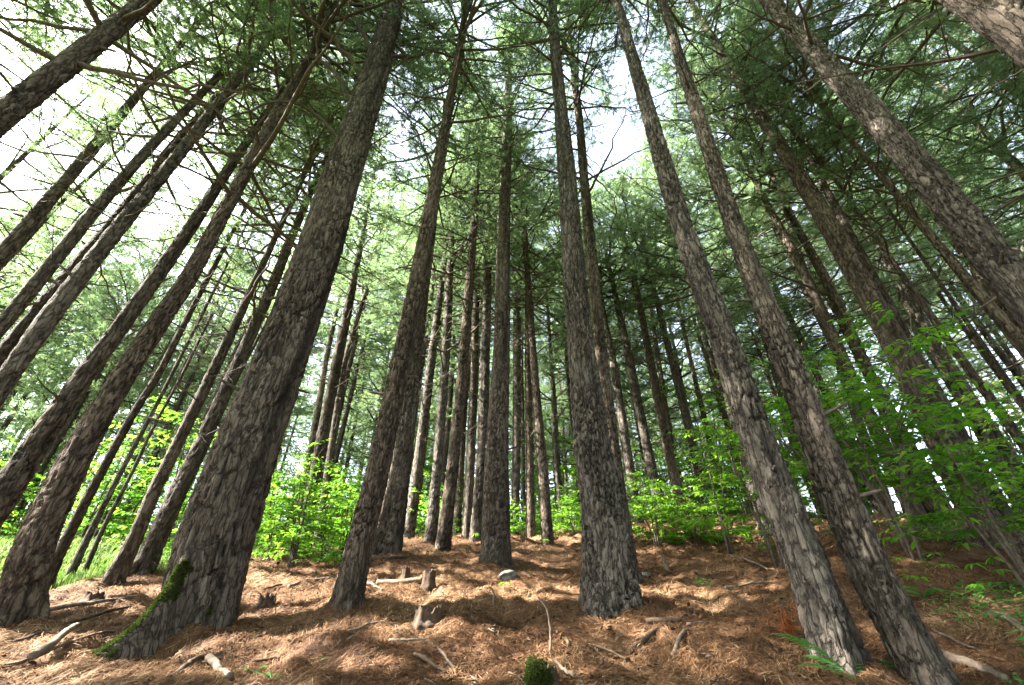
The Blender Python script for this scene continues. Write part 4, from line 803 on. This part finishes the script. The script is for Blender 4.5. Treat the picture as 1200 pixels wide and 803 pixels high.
def stick(pts, w, label, mat=STICK, name='fallen_stick', cat='stick', group='sticks lying on the needles', taper=.6, lift=.6, twigs=0, seed=0, up=None):
    """A stick lying on the slope between ground points found from the photograph; w is its width in photo pixels there."""
    P = [ground_hit(*q) for q in pts]
    if any(p is None for p in P): return
    P = np.array(P); dep = np.linalg.norm(P[0] - EYE); r = w * dep / F / 3.0
    if up is not None:
        P = np.array([P[0] + np.array([0, 0, -.05])] + [P[0] + np.asarray(q) for q in up])
    s = np.linspace(0, 1, 22); u = np.concatenate([[0], np.cumsum(np.linalg.norm(np.diff(P, axis=0), axis=1))]); u /= u[-1]
    Q = np.stack([np.interp(s, u, P[:, i]) for i in range(3)], 1); Q[1:-1] = (Q[:-2] + Q[1:-1] * 2 + Q[2:]) / 4; g = np.random.default_rng(seed + int(pts[0][0] * 11)); Lb = np.linalg.norm(P[-1] - P[0])
    if up is None:
        z = ground(Q[:, 0], Q[:, 1]); lo = z[0] + r * lift; hi = z[-1] + r * lift; base = lo + (hi - lo) * s; zz = np.maximum(base, z + r * .35) if Lb > .45 else base; zz = np.convolve(np.pad(zz, 3, 'edge'), np.ones(7) / 7, 'valid'); Q[:, 2] = zz
    Q[1:-1] += np.cumsum(g.normal(0, min(.006, .006 * Lb), (20, 3)), 0) * np.sin(np.linspace(.15, 2.99, 20))[:, None]; c = Q[0].copy(); b = MB(); b.tube(Q - c, r * (1 - (1 - taper) * s), 9 if w > 5 else 6, rough=.10)
    for q in range(twigs):
        tt = g.uniform(.2, .95); p0 = np.array([np.interp(tt, s, Q[:, i]) for i in range(3)]) - c; w4 = np.linspace(0, 1, 4); dr = unit(unit(Q[-1] - Q[0]) * .7 + np.array([g.normal(0, .6), g.normal(0, .6), abs(g.normal(0, .5))])); b.tube(p0 + dr * (w4 * Lb * g.uniform(.08, .2))[:, None], r * .35 * (1 - .7 * w4), 4, cap=False)
    o = link(name, b.mesh(name, [mat]), None, c); tag(o, label, cat, group); return o
stick([(14, 758), (80, 735), (157, 710)], 5, 'long dark stick running up towards the thickest trunk at the left', DEADWOOD, twigs=3)
stick([(30, 784), (88, 741)], 9, 'thick pale stick crossing a thin one in the bottom left corner', STICK, taper=.75, lift=2.2)
stick([(2, 785), (70, 762), (134, 741)], 4.5, 'thin pale stick under the thick one in the bottom left corner')
stick([(243, 776), (267, 801)], 9, 'short sawn off pale stick at the bottom below the thickest trunk', STICK, taper=.95, lift=1.2)
stick([(196, 800), (238, 771)], 8, 'strip of dark bark lying left of the short sawn off stick', DEADWOOD, taper=.7)
stick([(45, 719), (110, 714), (163, 699)], 5, 'bleached stick in the sun before the meadow', STICK, twigs=2)
stick([(338, 690), (362, 680), (393, 676)], 5.5, 'bent pale stick behind the leaning brown pine', STICK)
stick([(294, 697), (330, 686)], 4, 'straight thin stick close behind the thickest trunk', DEADWOOD)
stick([(355, 768), (415, 753)], 7, 'thick brown stick on the needles right of the thickest trunk', DEADWOOD, taper=.8)
stick([(408, 742), (430, 736), (460, 733)], 4.5, 'pale forked stick below the leaning brown pine', STICK, twigs=3)
stick([(500, 752), (530, 775), (560, 802)], 5, 'pale curved stick reaching the bottom edge left of the mossy stump', STICK, twigs=1)
stick([(485, 768), (535, 794)], 6, 'dark stick beside the pale curved one near the bottom edge', DEADWOOD, twigs=1)
stick([(456, 752), (520, 750)], 4, 'thin stick below the hollow rotten stump', STICK)
stick([(650, 777), (683, 803)], 5, 'pale stick right of the mossy stump', STICK, taper=.8)
stick([(652, 742), (667, 760)], 5, 'short pale stick above the mossy stump', CUT, taper=.8)
stick([(737, 770), (771, 739)], 9, 'thick dark stick below the foot of the big grey plated pine', DEADWOOD, taper=.8)
stick([(788, 773), (799, 754), (809, 740)], 7, 'short bleached stick standing out right of the thick dark stick', STICK)
stick([(758, 731), (799, 730)], 9, 'dark strip standing in for the cast shadow right of the big grey plated pine', DEADWOOD, taper=.7)  # dark stick shape stands in for the pine's shadow on the needles
stick([(857, 651), (888, 664), (914, 674)], 3.5, 'thin straight stick behind the leaning foreground pair', STICK)
stick([(806, 734), (835, 729), (866, 720)], 4.5, 'crooked stick left of the leaning foreground pair', STICK, twigs=3)
stick([(1093, 739), (1143, 763)], 4, 'thin pale stick right of the leaning foreground pair', STICK)
stick([(1103, 770), (1183, 803)], 11, 'long brown log at the bottom right corner', STICK, name='fallen_log', cat='log', taper=.8)
stick([(1160, 722), (1182, 728), (1203, 744)], 9, 'curved grey branch lying at the right edge', STICK)
stick([(432, 659), (478, 655)], 6, 'dark stick lying before the flaky pine', DEADWOOD)
stick([(441, 688), (495, 684)], 9, 'pale log ending at the dark knee high stump', CUT, name='fallen_log', cat='log', taper=.95, lift=1)
stick([(427, 684), (448, 694)], 4, 'short stick at the left end of the pale log', STICK)
stick([(645, 765), (640, 716)], 4, 'upright bent twig rising above the mossy stump', STICK, up=[(0, 0, .02), (.0, .05, .16), (-.02, .05, .30), (-.10, .05, .42)])
stick([(578, 712), (576, 700)], 3.5, 'thin curved twig standing in the middle of the open needles', STICK, up=[(0, 0, .02), (.01, .02, .14), (-.03, .02, .21), (-.08, .03, .20)])
stick([(782, 668), (779, 648)], 8, 'upright broken stub right of the big grey plated pine', CUT, name='broken_stub', cat='stub', up=[(0, 0, .05), (-.03, 0, .15), (-.05, .0, .26)], taper=.8)
stick([(1163, 601), (1080, 632)], 3, 'broken twig lying under the bush at the right edge', DEADWOOD)
stick([(690, 756), (712, 770), (740, 778)], 4, 'brown stick below the pale roots of the big grey plated pine', DEADWOOD)
stick([(280, 782), (330, 772)], 5, 'dark stick in the shade below the thickest trunk', DEADWOOD)
stick([(850, 690), (905, 684)], 4.5, 'sunlit stick behind the leaning foreground pair', STICK, twigs=2)
g = np.random.default_rng(9); LOOSE = []
for k in range(6):
    b = MB(); u = np.linspace(0, 1, 9); Lb = g.uniform(.18, .5); P = np.stack([u * Lb, g.normal(0, .02, 9) + .08 * g.normal() * u ** 2, .006 + .02 * np.sin(u * 3.1) * g.random()], 1); b.tube(P, g.uniform(.003, .0065) * (1 - .5 * u), 5, rough=.3)
    if k % 2: b.tube(P[4] + np.array([.5, .5 * (-1) ** (k // 2), .2]) * (np.linspace(0, 1, 4) * Lb * .4)[:, None], .003 * (1 - .6 * np.linspace(0, 1, 4)), 4)
    LOOSE.append(b.mesh('loose_twig', [STICK if k % 3 else DEADWOOD]))
for k in range(110):
    a = math.radians(g.uniform(-48, 50)); d = 2.6 + 8.5 * g.random() ** 1.5; x, y = d * math.sin(a), d * math.cos(a)
    o = link('loose_twig', LOOSE[int(g.integers(0, 6))], None, (x, y, float(ground(x, y)) + .02)); s = g.uniform(.6, 1.5); o.scale = (s, s, s); o.rotation_euler = (g.uniform(0, 6.28), g.normal(0, .12), g.uniform(0, 6.28))
    tag(o, 'thin loose twig scattered among the fallen needles', 'twig', 'loose twigs on the needles')

def stone(px, py, s, label, seed):
    import bmesh
    g = np.random.default_rng(seed); bm = bmesh.new(); bmesh.ops.create_icosphere(bm, subdivisions=4, radius=1)
    for v in bm.verts:
        p = np.array(v.co); f = 1 + .5 * float(fbm(p[0] * 1.2 + seed, p[1] * 1.2 + p[2] * 1.7, 4, seed)); v.co = Vector(p * f * np.array([s, s * .75, s * .5]))
    me = bpy.data.meshes.new('stone'); bm.to_mesh(me); bm.free(); me.materials.append(ROCK); me.polygons.foreach_set('use_smooth', [True] * len(me.polygons))
    B = ground_hit(px, py); o = link('stone', me, None, B + np.array([0, 0, s * .12])); o.rotation_euler.z = g.uniform(0, 6); tag(o, label, 'stone')
stone(597, 678, .17, 'grey stone half sunk in the needles right of the straight middle pine foot', 3)
stone(757, 676, .12, 'small pale stone right of the big grey plated pine', 5)

# withered reddish needle spray hanging by the left foot of the foreground pair
def withered():
    g = np.random.default_rng(12); B = ground_hit(928, 752); b = MB(); cs, ax = [], []
    for q in range(9):
        u = np.linspace(0, 1, 6); o = np.array([g.normal(-.03, .17), g.normal(0, .06), 0]); P = np.array([g.normal(.03, .05), .05, g.uniform(.16, .32)]) + o * u[:, None] + np.array([0, 0, -.30 * g.uniform(.6, 1)]) * (u ** 1.3)[:, None]; b.tube(P, .003 * (1 - .6 * u) + .001, 4, cap=False)
        for w in np.linspace(.1, 1, 9): cs.append(np.array([np.interp(w, u, P[:, i]) for i in range(3)])); ax.append(unit(np.array([g.normal(0, .6), g.normal(0, .6), -.9])))
    b.tube(np.array([[.12, .1, -.02], [.07, .08, .18], [.03, .05, .31]]), np.array([.006, .005, .003]), 5)
    root = bpy.data.objects.new('withered_branch', None); C.objects.link(root); root.location = B; tag(root, 'withered rust red pine spray beside the left foot of the foreground pair', 'dead branch')
    link('twig', b.mesh('twig', [BRANCH]), root); V, T, r = needle_tufts(np.array(cs), np.array(ax), g, 14, (.05, .12), .0035); link('needles', mesh_np('needles', V, None, T, [RUST], None, {'rnd': r}, False), root)
withered()

# moss on the left root of the thickest pine
surf, V, root = SURF['BIG']
rows, n = V.shape[:2]; N = np.cross(np.roll(V, -1, 1) - np.roll(V, 1, 1), np.gradient(V, axis=0)); N = unit(N)
q0 = V - V.mean(1, keepdims=True); ang = np.arctan2(V[..., 1], V[..., 0]); da = np.angle(np.exp(1j * (ang - math.atan2(-1, -.06))))
edge = .35 * fbm(V[..., 0] * 4, V[..., 2] * 4 + V[..., 1] * 3, 3, 5)
keep = (np.abs(da + .05) < .19 - .20 * np.clip(V[..., 2], 0, 1.4) + edge * .55) & (V[..., 2] > -.35) & (V[..., 2] < .62 + edge)
low = (V[..., 2] < .20 + edge) & (V[..., 2] > -.1) & (np.abs(np.angle(np.exp(1j * (ang - math.atan2(-.85, .60))))) < .10 + edge * .4)
keep |= low
if keep.sum() > 10: link('moss', moss_blades(V[keep], N[keep], 15000, 3, .020), root)

# ------------------------------------------------------------------ fallen needles, grass, ground cover
def scatter(seed, cnt, amin, amax, dmin, dmax, power=1.0):
    g = np.random.default_rng(seed); a = np.radians(g.uniform(amin, amax, cnt)); d = np.exp(g.uniform(math.log(dmin), math.log(dmax), cnt)) if power == 1 else dmin + (dmax - dmin) * g.random(cnt) ** power
    return g, d * np.sin(a), d * np.cos(a), d

def litter():
    g, x, y, d = scatter(77, 420000, -56, 56, 1.7, 17)
    k = meadow_amount(x, y) < .5; x, y, d = x[k], y[k], d[k]; n = len(x); z = ground(x, y) + .035 * fbm(x * 7, y * 7, 2, 31) * (d < 15)
    flow = 6 * fbm(x * 1.3, y * 1.3, 2, 51) + g.normal(0, .75, n); L = g.uniform(.05, .13, n) * (1 + d * .03); w = .0012 + .0005 * d
    dz = g.normal(.12, .28, n); dr = unit(np.stack([np.cos(flow), np.sin(flow), dz], 1)); gx = (ground(x + .05, y) - ground(x - .05, y)) / .1; gy = (ground(x, y + .05) - ground(x, y - .05)) / .1
    dr[:, 2] += gx * dr[:, 0] + gy * dr[:, 1]; dr = unit(dr); s = unit(np.cross(dr, np.stack([-gx, -gy, np.ones(n)], 1))) * w[:, None]
    c = np.stack([x, y, z + .006 + .018 * g.random(n) ** 2], 1); a = c - dr * (L * .5)[:, None]; e = c + dr * (L * .5)[:, None]; bend = np.stack([g.normal(0, .008, n), g.normal(0, .008, n), g.uniform(0, .012, n)], 1)
    V = np.stack([a, c + bend - s, c + bend + s, e], 1).reshape(-1, 3); o = np.arange(n)[:, None] * 4; T = np.concatenate([o + np.array([0, 1, 2]), o + np.array([2, 1, 3])])
    rnd = np.clip(.45 + .55 * fbm(x * 1.1, y * 1.1, 3, 61) + g.normal(0, .22, n), 0, 1)
    tag(link('needle_litter', mesh_np('needle_litter', V, None, T, [LITTER], None, {'rnd': np.repeat(rnd, 4)}, False)), kind='stuff')
litter()

def chips():
    g, x, y, d = scatter(88, 9000, -54, 54, 1.8, 13); k = (meadow_amount(x, y) < .5) & (fbm(x * .8, y * .8, 3, 43) > -.12); x, y, d = x[k], y[k], d[k]; n = len(x)
    p = np.stack([x, y, ground(x, y) + g.uniform(.008, .03, n)], 1); a = g.uniform(0, 6.28, n); dd = unit(np.stack([np.cos(a), np.sin(a), g.normal(0, .35, n)], 1)); L = g.uniform(.018, .06, (n, 1)) * (1 + .04 * d[:, None]); V, Q, T = leaf_quads(p, dd, unit(np.stack([g.normal(0, .5, n), g.normal(0, .5, n), np.ones(n)], 1)), L, L * g.uniform(.3, .7, (n, 1)), g.uniform(-.2, .4, (n, 1)))
    tag(link('bark_litter', mesh_np('bark_litter', V, Q, T, [DEADWOOD], None, {'rnd': np.repeat(g.random(n), 8)}, False)), kind='stuff')
chips()

def blades(name, x, y, d, g, h0, h1, mat, wd=.004):
    n = len(x); z = ground(x, y); h = g.uniform(h0, h1, n); a = g.uniform(0, 6.28, n); o = np.stack([np.cos(a), np.sin(a), 0 * a], 1); s = np.stack([-np.sin(a), np.cos(a), 0 * a], 1) * (wd + .0006 * d)[:, None]; c = np.stack([x, y, z - .01], 1)
    le = g.uniform(.1, .6, (n, 1)); m = c + o * le * h[:, None] * .3 + np.array([0, 0, 1]) * h[:, None] * .6; t = c + o * le * h[:, None] + np.array([0, 0, 1]) * h[:, None] * .9
    V = np.stack([c - s, c + s, m - s * .8, m + s * .8, t], 1).reshape(-1, 3); q = np.arange(n)[:, None] * 5
    tag(link(name, mesh_np(name, V, q + np.array([0, 1, 3, 2]), q + np.array([2, 3, 4]), [mat], None, {'rnd': np.repeat(np.clip(.5 + .6 * fbm(x * .8, y * .8, 2, 71) + g.normal(0, .2, n), 0, 1), 5)}, False)), kind='stuff')
g, x, y, d = scatter(81, 110000, -62, -24, 9.5, 34, .8); k = meadow_amount(x, y) > g.uniform(.3, .8, len(x)); blades('meadow_grass', x[k], y[k], d[k], g, .06, .26, GRASS)
g, x, y, d = scatter(83, 40000, -24, 56, 15, 40, .8); k = meadow_amount(x, y) > g.uniform(.1, .8, len(x)); blades('forest_grass', x[k], y[k], d[k], g, .10, .35, GRASS)

def cover():
    g, x, y, d = scatter(91, 26000, 20, 56, 4.0, 14, .8); k = (fbm(x * .9, y * .9, 3, 95) + .35 * np.clip((np.degrees(np.arctan2(x, y)) - 36) / 12, -1, .6) > .22); x, y, d = x[k], y[k], d[k]; n = len(x)
    p = np.stack([x, y, ground(x, y) + g.uniform(.02, .14, n)], 1); a = g.uniform(0, 6.28, n); dd = unit(np.stack([np.cos(a), np.sin(a), g.normal(.1, .25, n)], 1)); L = g.uniform(.03, .08, (n, 1)); V, Q, T = leaf_quads(p, dd, unit(np.stack([g.normal(0, .3, n), g.normal(0, .3, n), np.ones(n)], 1)), L, L * .55, g.uniform(0, .5, (n, 1)))
    tag(link('ground_cover', mesh_np('ground_cover', V, Q, T, [FERN], None, {'rnd': np.repeat(g.random(n), 8)})), kind='stuff')
cover()
